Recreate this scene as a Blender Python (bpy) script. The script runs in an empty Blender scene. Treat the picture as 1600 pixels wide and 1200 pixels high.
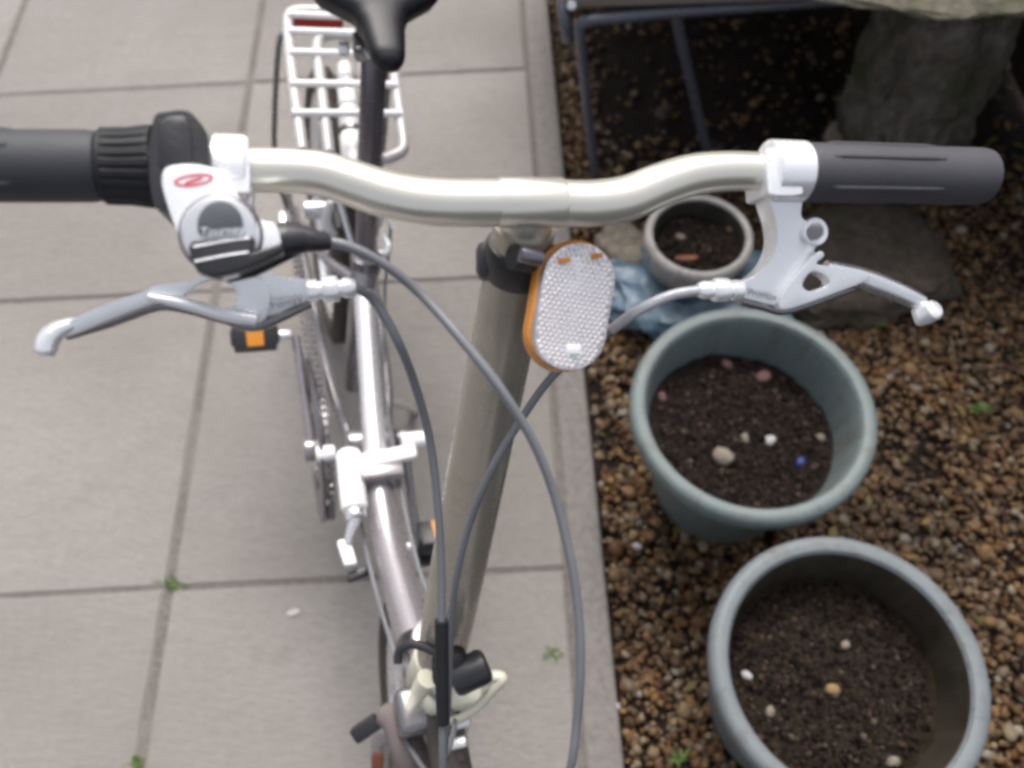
import bpy, bmesh, math, random
import numpy as np
from math import radians, sin, cos, tan, pi, sqrt, atan2
from mathutils import Vector, Matrix, Quaternion, noise

random.seed(11); np.random.seed(11)
sc = bpy.context.scene
COL = sc.collection

# ------------------------------------------------------------------ camera
H = 1.4; FPX = 1300.0
pit = radians(60.5); rol = radians(2.89)
CP = Vector((0, 0, H))
FW = Vector((0, cos(pit), -sin(pit)))
_r0 = Vector((1, 0, 0)); _u0 = Vector((0, sin(pit), cos(pit)))
RT = _r0*cos(rol) - _u0*sin(rol)
UP = _r0*sin(rol) + _u0*cos(rol)
cd = bpy.data.cameras.new('camera'); cam = bpy.data.objects.new('camera', cd); COL.objects.link(cam)
cam.matrix_world = Matrix(((RT.x, UP.x, -FW.x, CP.x), (RT.y, UP.y, -FW.y, CP.y), (RT.z, UP.z, -FW.z, CP.z), (0, 0, 0, 1)))
cd.sensor_width = 36; cd.lens = FPX/1600*36
cd.clip_start = 0.02; cd.clip_end = 300
cd.dof.use_dof = True; cd.dof.focus_distance = 0.6; cd.dof.aperture_fstop = 5.0
sc.camera = cam

# ------------------------------------------------------------------ sky, sun, exposure
w = bpy.data.worlds.new('World'); sc.world = w; w.use_nodes = True
nt = w.node_tree; nt.nodes.clear()
sky = nt.nodes.new('ShaderNodeTexSky'); sky.sky_type = 'NISHITA'; sky.sun_disc = False
SUN_EL = 57; SUN_AZ = 6      # azimuth of the sun, degrees clockwise from +Y
sky.sun_elevation = radians(SUN_EL); sky.sun_rotation = radians(SUN_AZ)
sky.air_density = 1.0; sky.dust_density = 6.0; sky.ozone_density = 1.0
hs = nt.nodes.new('ShaderNodeHueSaturation'); hs.inputs['Saturation'].default_value = 0.36
bg = nt.nodes.new('ShaderNodeBackground'); bg.inputs['Strength'].default_value = 0.15
ow = nt.nodes.new('ShaderNodeOutputWorld')
nt.links.new(sky.outputs[0], hs.inputs['Color']); nt.links.new(hs.outputs[0], bg.inputs[0]); nt.links.new(bg.outputs[0], ow.inputs[0])
sl = bpy.data.lights.new('sun', 'SUN'); so = bpy.data.objects.new('sun', sl); COL.objects.link(so)
sl.energy = 1.5; sl.angle = radians(30); sl.color = (1.0, .96, .91)
sd = Vector((sin(radians(SUN_AZ))*cos(radians(SUN_EL)), cos(radians(SUN_AZ))*cos(radians(SUN_EL)), sin(radians(SUN_EL))))
so.rotation_euler = sd.to_track_quat('Z', 'Y').to_euler(); so.location = (-2, -1, 5)
sc.view_settings.view_transform = 'Standard'; sc.view_settings.look = 'None'
sc.view_settings.exposure = 0.6; sc.view_settings.gamma = 1.0; sc.view_settings.use_curve_mapping = False
sc.render.engine = 'CYCLES'
sc.cycles.filter_width = 3.2

# ------------------------------------------------------------------ places
def ray(x, y): return FW + RT*((x-800)/FPX) - UP*((y-600)/FPX)
def P(x, y, z=0.0):                       # photograph pixel + height above the ground -> place in the world
    d = ray(x, y); return CP + d*((z-H)/d.z)
def DP(x, y, dep): return CP + ray(x, y)*dep
# bicycle frame: leans on its stand and points a little left. local x = to its left side, y = towards its rear, z = up
_n = Vector((.9549, .1811, -.2339)).normalized()
_s = Vector((-sin(radians(10.741)), cos(radians(10.741)), 0))
_s = (_s - _n*_s.dot(_n)).normalized(); _h = _n.cross(_s)
BO = Vector((-.192, .07, 0))
BM = Matrix(((_n.x, _s.x, _h.x, BO.x), (_n.y, _s.y, _h.y, BO.y), (_n.z, _s.z, _h.z, BO.z), (0, 0, 0, 1)))
def B(s, l, h): return BO + _s*s + _n*l + _h*h
def hb(x, y, off=0.0):                    # a place on the plane of the handlebar (its right-hand end is lower), off = towards the rider's eye
    return DP(x, y, .45/(1-.221*(x-800)/FPX) - off)

# ------------------------------------------------------------------ materials
def mat(name, col=(.5, .5, .5), rough=.5, metal=0.0, spec=.5, coat=0.0, fn=None, **k):
    m = bpy.data.materials.new(name); m.use_nodes = True
    n = m.node_tree; b = n.nodes['Principled BSDF']
    b.inputs['Base Color'].default_value = (*col, 1); b.inputs['Roughness'].default_value = rough
    b.inputs['Metallic'].default_value = metal; b.inputs['Specular IOR Level'].default_value = spec
    b.inputs['Coat Weight'].default_value = coat
    for kk, v in k.items(): b.inputs[kk.replace('_', ' ')].default_value = v
    if fn: fn(n, b)
    return m
def N(n, t, **k):
    x = n.nodes.new(t)
    for a, v in k.items():
        if hasattr(x, a): setattr(x, a, v)
        else: x.inputs[a.replace('_', ' ')].default_value = v
    return x
def coords(n, scale=(1, 1, 1), kind='Object', rot=(0, 0, 0)):
    tc = n.nodes.new('ShaderNodeTexCoord'); mp = n.nodes.new('ShaderNodeMapping')
    mp.inputs['Scale'].default_value = scale; mp.inputs['Rotation'].default_value = rot
    n.links.new(tc.outputs[kind], mp.inputs[0]); return mp.outputs[0]
def wcoords(n, scale=(1, 1, 1)):
    g = n.nodes.new('ShaderNodeNewGeometry'); mp = n.nodes.new('ShaderNodeMapping')
    mp.inputs['Scale'].default_value = scale; n.links.new(g.outputs['Position'], mp.inputs[0]); return mp.outputs[0]
def ntex(n, vec, scale, detail=4, rough=.55):
    t = N(n, 'ShaderNodeTexNoise'); t.inputs['Scale'].default_value = scale; t.inputs['Detail'].default_value = detail
    t.inputs['Roughness'].default_value = rough; n.links.new(vec, t.inputs['Vector']); return t.outputs['Fac']
def ramp(n, fac, stops):
    r = n.nodes.new('ShaderNodeValToRGB'); e = r.color_ramp.elements
    while len(e) < len(stops): e.new(.5)
    for i, (p, c) in enumerate(stops):
        e[i].position = p; e[i].color = (*c, 1) if len(c) == 3 else c
    n.links.new(fac, r.inputs[0]); return r.outputs[0]
def mixc(n, fac, a, b, mode='MIX'):
    m = n.nodes.new('ShaderNodeMix'); m.data_type = 'RGBA'; m.blend_type = mode
    def put(s, v):
        if isinstance(v, (int, float)): s.default_value = v
        elif isinstance(v, tuple): s.default_value = (*v, 1)
        else: n.links.new(v, s)
    put(m.inputs[0], fac); put(m.inputs[6], a); put(m.inputs[7], b); return m.outputs[2]
def bump(n, b, h, strength=.3, dist=.002):
    x = n.nodes.new('ShaderNodeBump'); x.inputs['Strength'].default_value = strength; x.inputs['Distance'].default_value = dist
    n.links.new(h, x.inputs['Height']); n.links.new(x.outputs[0], b.inputs['Normal'])
def math_(n, op, a, b=None):
    m = n.nodes.new('ShaderNodeMath'); m.operation = op
    for i, v in enumerate((a, b)):
        if v is None: continue
        if isinstance(v, (int, float)): m.inputs[i].default_value = v
        else: n.links.new(v, m.inputs[i])
    return m.outputs[0]

def f_slab(n, b):
    v = wcoords(n); vs = wcoords(n, (1, 2.2, 1))
    a = ntex(n, v, 2.3, 5, .6); c = ntex(n, vs, 55, 8, .72); d = ntex(n, vs, 14, 5, .6)
    oi = n.nodes.new('ShaderNodeObjectInfo')
    base = ramp(n, a, [(.3, (.195, .180, .166)), (.55, (.245, .228, .212)), (.75, (.285, .267, .249))])
    base = mixc(n, .38, base, ramp(n, c, [(.30, (.17, .155, .143)), (.66, (.315, .293, .275))]), 'MIX')
    base = mixc(n, ramp(n, d, [(.55, (0, 0, 0)), (.8, (.4, .4, .4))]), base, (.17, .156, .146))
    st = ntex(n, v, 5.5, 3, .5)
    base = mixc(n, ramp(n, st, [(.66, (0, 0, 0)), (.76, (.5, .5, .5))]), base, (.17, .145, .12))
    pit = ntex(n, v, 300, 2, .5)
    base = mixc(n, ramp(n, pit, [(.64, (0, 0, 0)), (.72, (.45, .45, .45))]), base, (.11, .10, .09))
    bl_ = ntex(n, wcoords(n, (.8, 1.5, 1)), 1.7, 3, .5)
    base = mixc(n, ramp(n, bl_, [(.42, (0, 0, 0)), (.7, (.35, .35, .35))]), base, (.18, .155, .135))
    tone = ramp(n, oi.outputs['Random'], [(0, (.87, .875, .885)), (1, (1.08, 1.085, 1.09))])
    n.links.new(mixc(n, 1.0, base, tone, 'MULTIPLY'), b.inputs['Base Color'])
    bump(n, b, math_(n, 'ADD', c, math_(n, 'MULTIPLY', d, 2.5)), .35, .004)
M_slab = mat('paving concrete', rough=.9, spec=.25, fn=f_slab)
def f_edge(n, b):
    v = wcoords(n); c = ntex(n, v, 70, 7, .7); d = ntex(n, v, 6, 4, .6)
    base = ramp(n, c, [(.3, (.145, .132, .124)), (.7, (.235, .219, .206))])
    base = mixc(n, ramp(n, d, [(.5, (0, 0, 0)), (.75, (.5, .5, .5))]), base, (.22, .195, .175))
    n.links.new(base, b.inputs['Base Color']); bump(n, b, c, .5, .003)
M_edge = mat('edging concrete', rough=.92, spec=.2, fn=f_edge)
def f_sand(n, b):
    v = wcoords(n); c = ntex(n, v, 120, 6, .7); d = ntex(n, v, 9, 4, .6)
    base = ramp(n, c, [(.3, (.09, .08, .072)), (.7, (.20, .183, .168))])
    base = mixc(n, ramp(n, d, [(.45, (0, 0, 0)), (.7, (.8, .8, .8))]), base, (.185, .167, .15))
    n.links.new(base, b.inputs['Base Color']); bump(n, b, c, .6, .004)
M_sand = mat('jointing sand', rough=.95, spec=.1, fn=f_sand)
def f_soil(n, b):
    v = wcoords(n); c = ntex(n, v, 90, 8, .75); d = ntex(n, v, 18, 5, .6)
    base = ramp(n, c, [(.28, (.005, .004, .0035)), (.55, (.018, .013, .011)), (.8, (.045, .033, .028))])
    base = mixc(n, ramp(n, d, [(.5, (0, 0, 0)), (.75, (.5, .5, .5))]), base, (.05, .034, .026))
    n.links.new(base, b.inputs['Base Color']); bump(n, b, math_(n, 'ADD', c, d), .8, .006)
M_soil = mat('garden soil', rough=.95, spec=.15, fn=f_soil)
def f_soil2(n, b):
    v = wcoords(n); c = ntex(n, v, 80, 8, .75); d = ntex(n, v, 15, 5, .6)
    base = ramp(n, c, [(.28, (.008, .006, .004)), (.55, (.03, .022, .014)), (.8, (.07, .054, .036))])
    base = mixc(n, ramp(n, d, [(.5, (0, 0, 0)), (.72, (.6, .6, .6))]), base, (.02, .024, .011))
    n.links.new(base, b.inputs['Base Color']); bump(n, b, math_(n, 'ADD', c, d), .8, .006)
M_soil2 = mat('mossy compost', rough=.95, spec=.15, fn=f_soil2)
def f_peb(n, b):
    g = n.nodes.new('ShaderNodeNewGeometry'); v = wcoords(n); c = ntex(n, v, 160, 4, .6)
    base = ramp(n, g.outputs['Random Per Island'], [(0, (.022, .012, .007)), (.14, (.06, .028, .011)), (.28, (.20, .085, .022)),
        (.40, (.09, .050, .025)), (.52, (.28, .145, .042)), (.62, (.13, .088, .055)), (.75, (.38, .22, .075)), (.86, (.23, .18, .13)), (.94, (.44, .34, .21)), (1, (.48, .44, .38))])
    base = mixc(n, .55, base, ramp(n, c, [(.3, (.013, .008, .005)), (.7, (.088, .048, .023))]), 'MIX')
    big = ntex(n, v, 3.2, 3, .5)
    base = mixc(n, ramp(n, big, [(.45, (0, 0, 0)), (.66, (.75, .75, .75))]), base, mixc(n, .75, base, (.03, .022, .014)))
    n.links.new(base, b.inputs['Base Color']); bump(n, b, c, .25, .002)
M_peb = mat('river gravel', rough=.62, spec=.35, fn=f_peb)
def f_clod(n, b):
    g = n.nodes.new('ShaderNodeNewGeometry')
    base = ramp(n, g.outputs['Random Per Island'], [(0, (.006, .004, .004)), (.5, (.018, .013, .011)), (.85, (.036, .026, .022)), (.96, (.07, .045, .035)), (1, (.10, .08, .06))])
    v = wcoords(n); c = ntex(n, v, 200, 4, .6)
    n.links.new(base, b.inputs['Base Color']); bump(n, b, c, .7, .003)
M_clod = mat('soil crumbs', rough=.95, spec=.1, fn=f_clod)
def f_pot(c1, c2):
    def f(n, b):
        v = wcoords(n); a = ntex(n, v, 9, 5, .65); c = ntex(n, v, 60, 4, .7)
        base = mixc(n, ramp(n, a, [(.3, (0, 0, 0)), (.7, (1, 1, 1))]), c1, c2)
        base = mixc(n, ramp(n, c, [(.55, (0, 0, 0)), (.75, (.5, .5, .5))]), base, tuple(x*.5 for x in c1))
        dr = ntex(n, wcoords(n, (30, 30, 3)), 1.0, 4, .6)
        base = mixc(n, ramp(n, dr, [(.52, (0, 0, 0)), (.75, (.55, .55, .55))]), base, (.10, .085, .062))
        sp_ = ntex(n, v, 130, 2, .5)
        base = mixc(n, ramp(n, sp_, [(.67, (0, 0, 0)), (.72, (.7, .7, .7))]), base, (.06, .05, .038))
        n.links.new(base, b.inputs['Base Color']); bump(n, b, a, .15, .003)
        n.links.new(ramp(n, a, [(.3, (.42,)*3), (.7, (.6,)*3)]), b.inputs['Roughness'])
    return f
M_pot1 = mat('sage green plastic', rough=.5, spec=.4, fn=f_pot((.115, .145, .145), (.155, .187, .186)))
M_pot2 = mat('grey green plastic', rough=.5, spec=.4, fn=f_pot((.125, .145, .155), (.165, .185, .195)))
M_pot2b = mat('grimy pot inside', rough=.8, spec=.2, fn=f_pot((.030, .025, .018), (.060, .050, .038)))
M_pot3 = mat('pale stoneware', rough=.6, spec=.3, fn=f_pot((.34, .32, .30), (.46, .44, .43)))
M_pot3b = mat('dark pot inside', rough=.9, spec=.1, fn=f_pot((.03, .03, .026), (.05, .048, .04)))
def f_paint(c, dirt=.5):
    def f(n, b):
        v = wcoords(n); a = ntex(n, v, 25, 5, .65); k = ntex(n, v, 220, 3, .6)
        base = mixc(n, ramp(n, a, [(.5, (0, 0, 0)), (.85, (dirt,)*3)]), c, tuple(x*.6 for x in c))
        n.links.new(base, b.inputs['Base Color'])
        n.links.new(ramp(n, a, [(.3, (.20,)*3), (.75, (.36,)*3)]), b.inputs['Roughness'])
        bump(n, b, k, .012, .0003)
    return f
M_bar = mat('champagne paint', (.78, .755, .67), .28, metal=.68, spec=.5)
M_frame = mat('silver lilac paint', rough=.3, metal=.6, fn=f_paint((.36, .335, .35)))
M_post = mat('taupe metallic paint', rough=.36, metal=.45, fn=f_paint((.42, .39, .335)))
M_alloy = mat('polished alloy', (.93, .935, .96), .2, metal=.45, spec=.6, fn=f_paint((.93, .935, .96), .25))
M_alloy2 = mat('brushed alloy', rough=.4, metal=.85, fn=f_paint((.80, .80, .82), .4))
M_white = mat('white enamel', rough=.3, metal=.0, fn=f_paint((.86, .85, .86), .25))
M_rack = mat('cream enamel rack', rough=.35, metal=.1, fn=f_paint((.54, .51, .51), .5))
M_cream = mat('cream plastic', rough=.4, fn=f_paint((.66, .64, .52), .4))
M_gunm = mat('dark lilac alloy', rough=.3, metal=.7, fn=f_paint((.20, .185, .21)))
M_steel = mat('dull steel', rough=.45, metal=.8, fn=f_paint((.26, .25, .26)))
def f_rub(c):
    def f(n, b):
        v = wcoords(n); k = ntex(n, v, 350, 3, .6); a = ntex(n, v, 14, 4, .6)
        n.links.new(mixc(n, a, tuple(x*.75 for x in c), tuple(x*1.35 for x in c)), b.inputs['Base Color']); bump(n, b, k, .25, .001)
    return f
M_rub = mat('grey black rubber', rough=.62, spec=.45, fn=f_rub((.036, .038, .045)))
M_rubr = mat('worn grey rubber', rough=.58, spec=.5, fn=f_rub((.056, .055, .064)))
M_blk = mat('black plastic', rough=.38, spec=.5, fn=f_rub((.022, .022, .026)))
M_blkd = mat('matt black plastic', rough=.6, spec=.3, fn=f_rub((.018, .018, .021)))
M_sad = mat('black vinyl', rough=.42, spec=.35, fn=f_rub((.008, .008, .011)))
M_tyre = mat('dusty tyre', rough=.85, spec=.2, fn=f_rub((.075, .065, .058)))
M_cable = mat('grey cable housing', rough=.4, spec=.5, fn=f_rub((.16, .165, .18)))
M_cable2 = mat('pale cable housing', rough=.35, spec=.5, metal=.3, fn=f_rub((.45, .45, .48)))
M_skylit = mat('sky-lit silver paint', rough=.3, metal=.5, fn=f_paint((.80, .78, .80), .5))  # rear beam made paler than the frame: sky reflection put into the colour
M_prism = mat('clear moulded prisms', (.84, .79, .80), .26, metal=.6, spec=.8, coat=.5)
M_dust = mat('dusty taupe rubber', rough=.7, spec=.3, fn=f_rub((.15, .125, .12)))
M_rust = mat('rusty orange', (.20, .065, .028), .6)
M_win = mat('grey dial window', (.085, .09, .105), .3, spec=.5)
M_amber = mat('amber reflector plastic', (.62, .24, .025), .22, spec=.6)
M_red = mat('red reflector plastic', (.42, .03, .03), .3, spec=.5)
M_redp = mat('red print', (.60, .06, .08), .4)
M_ink = mat('silver ink', (.75, .76, .80), .35, metal=.3)
M_ink2 = mat('grey ink', (.12, .12, .15), .5)
def f_lens(n, b):
    v = coords(n, (1, 1, 1)); vo = n.nodes.new('ShaderNodeTexVoronoi'); vo.feature = 'F1'; vo.inputs['Scale'].default_value = 520
    vo.inputs['Randomness'].default_value = .1
    n.links.new(v, vo.inputs['Vector']); big = ntex(n, v, 38, 3, .6)
    base = mixc(n, ramp(n, big, [(.35, (0, 0, 0)), (.7, (1, 1, 1))]), (.62, .57, .57), (.93, .90, .91))  # pale blotches: broad highlights put into the lens colour
    base = mixc(n, ramp(n, vo.outputs['Distance'], [(.35, (0, 0, 0)), (.9, (.35, .35, .35))]), base, (.34, .30, .30))
    n.links.new(base, b.inputs['Base Color']); bump(n, b, vo.outputs['Distance'], .5, .0006)
M_lens = mat('clear prismatic lens', rough=.16, metal=.8, spec=.8, coat=.6, fn=f_lens)
def f_rock(c1, c2, moss, mlo=.5):
    def f(n, b):
        v = wcoords(n); a = ntex(n, v, 7, 7, .65); c = ntex(n, v, 45, 7, .7); m = ntex(n, v, 11, 5, .6)
        base = mixc(n, ramp(n, a, [(.35, (0, 0, 0)), (.65, (1, 1, 1))]), c1, c2)
        base = mixc(n, ramp(n, c, [(.35, (.7, .7, .7)), (.6, (0, 0, 0))]), base, tuple(x*.45 for x in c1))
        base = mixc(n, ramp(n, m, [(mlo, (0, 0, 0)), (mlo+.15, (.85, .85, .85))]), base, moss)
        n.links.new(base, b.inputs['Base Color']); bump(n, b, math_(n, 'ADD', a, c), .8, .012)
    return f
M_rockd = mat('mossy dark rock', rough=.93, spec=.2, fn=f_rock((.10, .085, .068), (.19, .17, .15), (.045, .048, .024), .5))
M_rockb = mat('brown sandstone', rough=.93, spec=.2, fn=f_rock((.075, .06, .048), (.125, .10, .082), (.045, .05, .022), .55))
M_rockp = mat('pale lichen stone', rough=.93, spec=.2, fn=f_rock((.22, .20, .15), (.34, .31, .25), (.17, .18, .09), .5))
M_beige = mat('beige stone', rough=.85, spec=.2, fn=f_rock((.26, .22, .175), (.30, .262, .22), (.16, .14, .10), .6))
M_chalk = mat('chalk white stone', (.38, .37, .37), .8)
M_pink = mat('pink brick chip', (.13, .07, .062), .9)
M_ochre = mat('ochre pebble', (.22, .145, .065), .8)
M_bluep = mat('blue plastic scrap', (.02, .035, .16), .6)
def f_bag(n, b):
    v = wcoords(n); a = ntex(n, v, 14, 4, .6); c = ntex(n, v, 5, 3, .5)
    base = mixc(n, ramp(n, a, [(.4, (0, 0, 0)), (.62, (1, 1, 1))]), (.045, .085, .12), (.14, .21, .275))
    base = mixc(n, ramp(n, c, [(.6, (0, 0, 0)), (.7, (.8, .8, .8))]), base, (.06, .075, .065))
    n.links.new(base, b.inputs['Base Color'])
M_bag = mat('blue plastic sack', rough=.38, spec=.5, fn=f_bag)
def f_wood(c1, c2):
    def f(n, b):
        v = wcoords(n, (1, 12, 12)); a = ntex(n, v, 5, 6, .65)
        n.links.new(ramp(n, a, [(.3, c1), (.7, c2)]), b.inputs['Base Color']); bump(n, b, a, .3, .003)
    return f
M_plank = mat('weathered grey wood', rough=.85, spec=.2, fn=f_wood((.15, .13, .115), (.24, .215, .195)))
M_fence = mat('dark stained wood', rough=.9, spec=.1, fn=f_wood((.018, .014, .010), (.045, .034, .024)))
M_tube = mat('slate grey paint', rough=.4, metal=.2, fn=f_paint((.10, .105, .13)))
def f_grass(n, b):
    g = n.nodes.new('ShaderNodeNewGeometry')
    n.links.new(ramp(n, g.outputs['Random Per Island'], [(0, (.045, .09, .02)), (.6, (.09, .17, .035)), (1, (.17, .24, .07))]), b.inputs['Base Color'])
M_grass = mat('grass blades', rough=.6, spec=.3, fn=f_grass)

def f_leaf(n, b):
    g = n.nodes.new('ShaderNodeNewGeometry')
    n.links.new(ramp(n, g.outputs['Random Per Island'], [(0, (.03, .018, .010)), (.4, (.10, .055, .022)), (.75, (.20, .12, .05)), (1, (.07, .075, .03))]), b.inputs['Base Color'])
M_leaf = mat('dead leaves', rough=.8, spec=.2, fn=f_leaf)
# ------------------------------------------------------------------ object makers
WM = {}
def tag(o, label=None, cat=None, group=None, kind=None):
    if label: o['label'] = label
    if cat: o['category'] = cat
    if group: o['group'] = group
    if kind: o['kind'] = kind
    return o
def empty(name, M, label, cat, group=None):
    o = bpy.data.objects.new(name, None); COL.objects.link(o); o.matrix_world = M; o.empty_display_size = .05
    WM[o.name] = M.copy(); return tag(o, label, cat, group)
def mk(name, verts, faces, m, parent=None, smooth=True, ang=38, origin=None):
    if parent is not None: T = WM[parent.name]
    elif origin is not None: T = Matrix.Translation(Vector(origin))
    else: T = Matrix.Identity(4)
    Ti = T.inverted()
    me = bpy.data.meshes.new(name); me.from_pydata([tuple(Ti @ Vector(v)) for v in verts], [], [tuple(f) for f in faces])
    bm = bmesh.new(); bm.from_mesh(me); bmesh.ops.recalc_face_normals(bm, faces=bm.faces); bm.to_mesh(me); bm.free()
    ms = m if isinstance(m, (list, tuple)) else [m]
    for x in ms: me.materials.append(x)
    if smooth:
        me.polygons.foreach_set('use_smooth', [True]*len(me.polygons)); me.set_sharp_from_angle(angle=radians(ang))
    o = bpy.data.objects.new(name, me); COL.objects.link(o)
    if parent is not None: o.parent = parent
    else: o.matrix_world = T
    WM[o.name] = T.copy(); return o
class G:                                   # collects verts and faces for one mesh
    def __init__(s): s.v = []; s.f = []
    def add(s, vf):
        k = len(s.v); s.v += [Vector(a) for a in vf[0]]; s.f += [tuple(i+k for i in f) for f in vf[1]]; return s
    def mk(s, name, m, parent=None, **k): return mk(name, s.v, s.f, m, parent, **k)
def frame_of(t):
    t = t.normalized(); a = Vector((0, 0, 1)) if abs(t.z) < .9 else Vector((1, 0, 0))
    x = t.cross(a).normalized(); return x, t.cross(x).normalized()
def smoothpath(pts, n=6):
    pts = [Vector(p) for p in pts]; out = []
    q = [pts[0]*2-pts[1]] + pts + [pts[-1]*2-pts[-2]]
    for i in range(1, len(q)-2):
        for k in range(n):
            t = k/n; a, b_, c, d = q[i-1:i+3]
            out.append(.5*((2*b_)+(c-a)*t+(2*a-5*b_+4*c-d)*t*t+(3*b_-a-3*c+d)*t**3))
    out.append(pts[-1]); return out
def interp(rs, m):
    if isinstance(rs, (int, float)): return [rs]*m
    k = len(rs)-1; o = []
    for i in range(m):
        t = i/(m-1)*k; j = min(int(t), k-1); o.append(rs[j]+(rs[j+1]-rs[j])*(t-j))
    return o
def tube(pts, r, n=14, sm=0, flat=1.0, flatdir=None, cap=True):
    pts = [Vector(p) for p in pts]; m0 = len(pts)
    if sm: pts = smoothpath(pts, sm)
    rs = interp(r, len(pts)); V = []; F = []
    t0 = (pts[1]-pts[0]).normalized()
    if flatdir is not None:
        x = (flatdir - t0*flatdir.dot(t0)).normalized(); y = t0.cross(x)
    else: x, y = frame_of(t0)
    pt = t0
    for i, p in enumerate(pts):
        t = (pts[min(i+1, len(pts)-1)]-pts[max(i-1, 0)]).normalized()
        q = pt.rotation_difference(t); x = (q @ x); x = (x-t*x.dot(t)).normalized(); y = t.cross(x); pt = t
        for k in range(n):
            a = 2*pi*k/n; V.append(p + x*(cos(a)*rs[i]*flat) + y*(sin(a)*rs[i]))
    for i in range(len(pts)-1):
        for k in range(n):
            k2 = (k+1) % n; F.append((i*n+k, i*n+k2, (i+1)*n+k2, (i+1)*n+k))
    if cap:
        F.append(tuple(range(n))[::-1]); F.append(tuple((len(pts)-1)*n+k for k in range(n)))
    return V, F
def lathe(c, axis, prof, n=32, xdir=None, closed=False, caps=(True, True)):   # prof: (radius, height along the axis)
    c = Vector(c); axis = Vector(axis).normalized(); x, y = frame_of(axis)
    if xdir is not None: x = (xdir-axis*xdir.dot(axis)).normalized(); y = axis.cross(x)
    V = []; F = []; m = len(prof)
    for r, z in prof:
        for k in range(n):
            a = 2*pi*k/n; V.append(c+axis*z+x*(cos(a)*r)+y*(sin(a)*r))
    for i in range(m-1 if not closed else m):
        j = (i+1) % m
        for k in range(n):
            k2 = (k+1) % n; F.append((i*n+k, i*n+k2, j*n+k2, j*n+k))
    if not closed:
        if prof[0][0] > 1e-6 and caps[0]: F.append(tuple(range(n))[::-1])
        if prof[-1][0] > 1e-6 and caps[1]: F.append(tuple((m-1)*n+k for k in range(n)))
    return V, F
def rodprof(r, L, e=.15):                  # rounded-end cylinder profile
    b_ = r*e
    return [(r-b_, 0), (r-.3*b_, .3*b_), (r, b_), (r, L-b_), (r-.3*b_, L-.3*b_), (r-b_, L)]
def cyl(a, b_, r, n=20, e=.15):
    a = Vector(a); b_ = Vector(b_); return lathe(a, b_-a, rodprof(r, (b_-a).length, e), n)
def box(c, ax, size, bev=.1, seg=2):
    c = Vector(c); X, Y, Z = [Vector(a).normalized() for a in ax]
    bm = bmesh.new(); bmesh.ops.create_cube(bm, size=1)
    for v in bm.verts: v.co = Vector((v.co.x*size[0], v.co.y*size[1], v.co.z*size[2]))
    if bev: bmesh.ops.bevel(bm, geom=list(bm.edges), offset=min(size)*bev, segments=seg, affect='EDGES', profile=.5)
    V = [c+X*v.co.x+Y*v.co.y+Z*v.co.z for v in bm.verts]; F = [tuple(v.index for v in f.verts) for f in bm.faces]
    bm.free(); return V, F
def plate(outer, nrm, thick, bev=.001, holes=(), seg=2):   # outline (world points) pushed back along -nrm
    bm = bmesh.new(); es = []
    for lp in [outer]+list(holes):
        vs = [bm.verts.new(p) for p in lp]
        for i in range(len(vs)): es.append(bm.edges.new((vs[i], vs[(i+1) % len(vs)])))
    bmesh.ops.triangle_fill(bm, use_beauty=True, use_dissolve=False, edges=es, normal=nrm)
    top = list(bm.faces)
    r = bmesh.ops.extrude_face_region(bm, geom=top)
    nv = [g for g in r['geom'] if isinstance(g, bmesh.types.BMVert)]
    bmesh.ops.translate(bm, vec=-Vector(nrm).normalized()*thick, verts=nv)
    bmesh.ops.recalc_face_normals(bm, faces=bm.faces)
    if bev:
        bm.normal_update()
        ed = [e for e in bm.edges if len(e.link_faces) == 2 and e.calc_face_angle(0) > radians(60)]
        bmesh.ops.bevel(bm, geom=ed, offset=bev, segments=seg, affect='EDGES', profile=.5, clamp_overlap=True)
    V = [v.co.copy() for v in bm.verts]; bm.verts.index_update(); F = [tuple(v.index for v in f.verts) for f in bm.faces]
    bm.free(); return V, F
def smooth2(pts, n=4):                     # closed smooth outline in 2D pixels
    m = len(pts); out = []
    for i in range(m):
        a, b_, c, d = [Vector(pts[(i+k-1) % m]) for k in range(4)]
        for k in range(n):
            t = k/n; out.append(tuple(.5*((2*b_)+(c-a)*t+(2*a-5*b_+4*c-d)*t*t+(3*b_-a-3*c+d)*t**3)))
    return out
def ico(sub):
    bm = bmesh.new(); bmesh.ops.create_icosphere(bm, subdivisions=sub, radius=1)
    V = np.array([v.co[:] for v in bm.verts]); F = np.array([[v.index for v in f.verts] for f in bm.faces]); bm.free(); return V, F
ICO1 = ico(1); ICO2 = ico(2); ICO4 = ico(4); ICO5 = ico(5)
def rock(c, size, rz=0, amp=.25, fr=2.0, seed=0, base=ICO4, sq=0.0, tilt=(0, 0)):
    R = Matrix.Rotation(rz, 3, 'Z') @ Matrix.Rotation(tilt[0], 3, 'X') @ Matrix.Rotation(tilt[1], 3, 'Y'); V = []
    for v in base[0]:
        p = Vector(v)
        if sq:
            mx = max(abs(p.x), abs(p.y), abs(p.z)); p = p*(1-sq) + p/mx*sq*.85
        d = noise.fractal(Vector(v)*fr+Vector((seed*7.3, seed*3.1, seed)), 1.0, 2.0, 4)
        p = p*(1+amp*d)
        V.append(Vector(c)+R@Vector((p.x*size[0], p.y*size[1], p.z*size[2])))
    return V, [tuple(int(i) for i in f) for f in base[1]]
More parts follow.
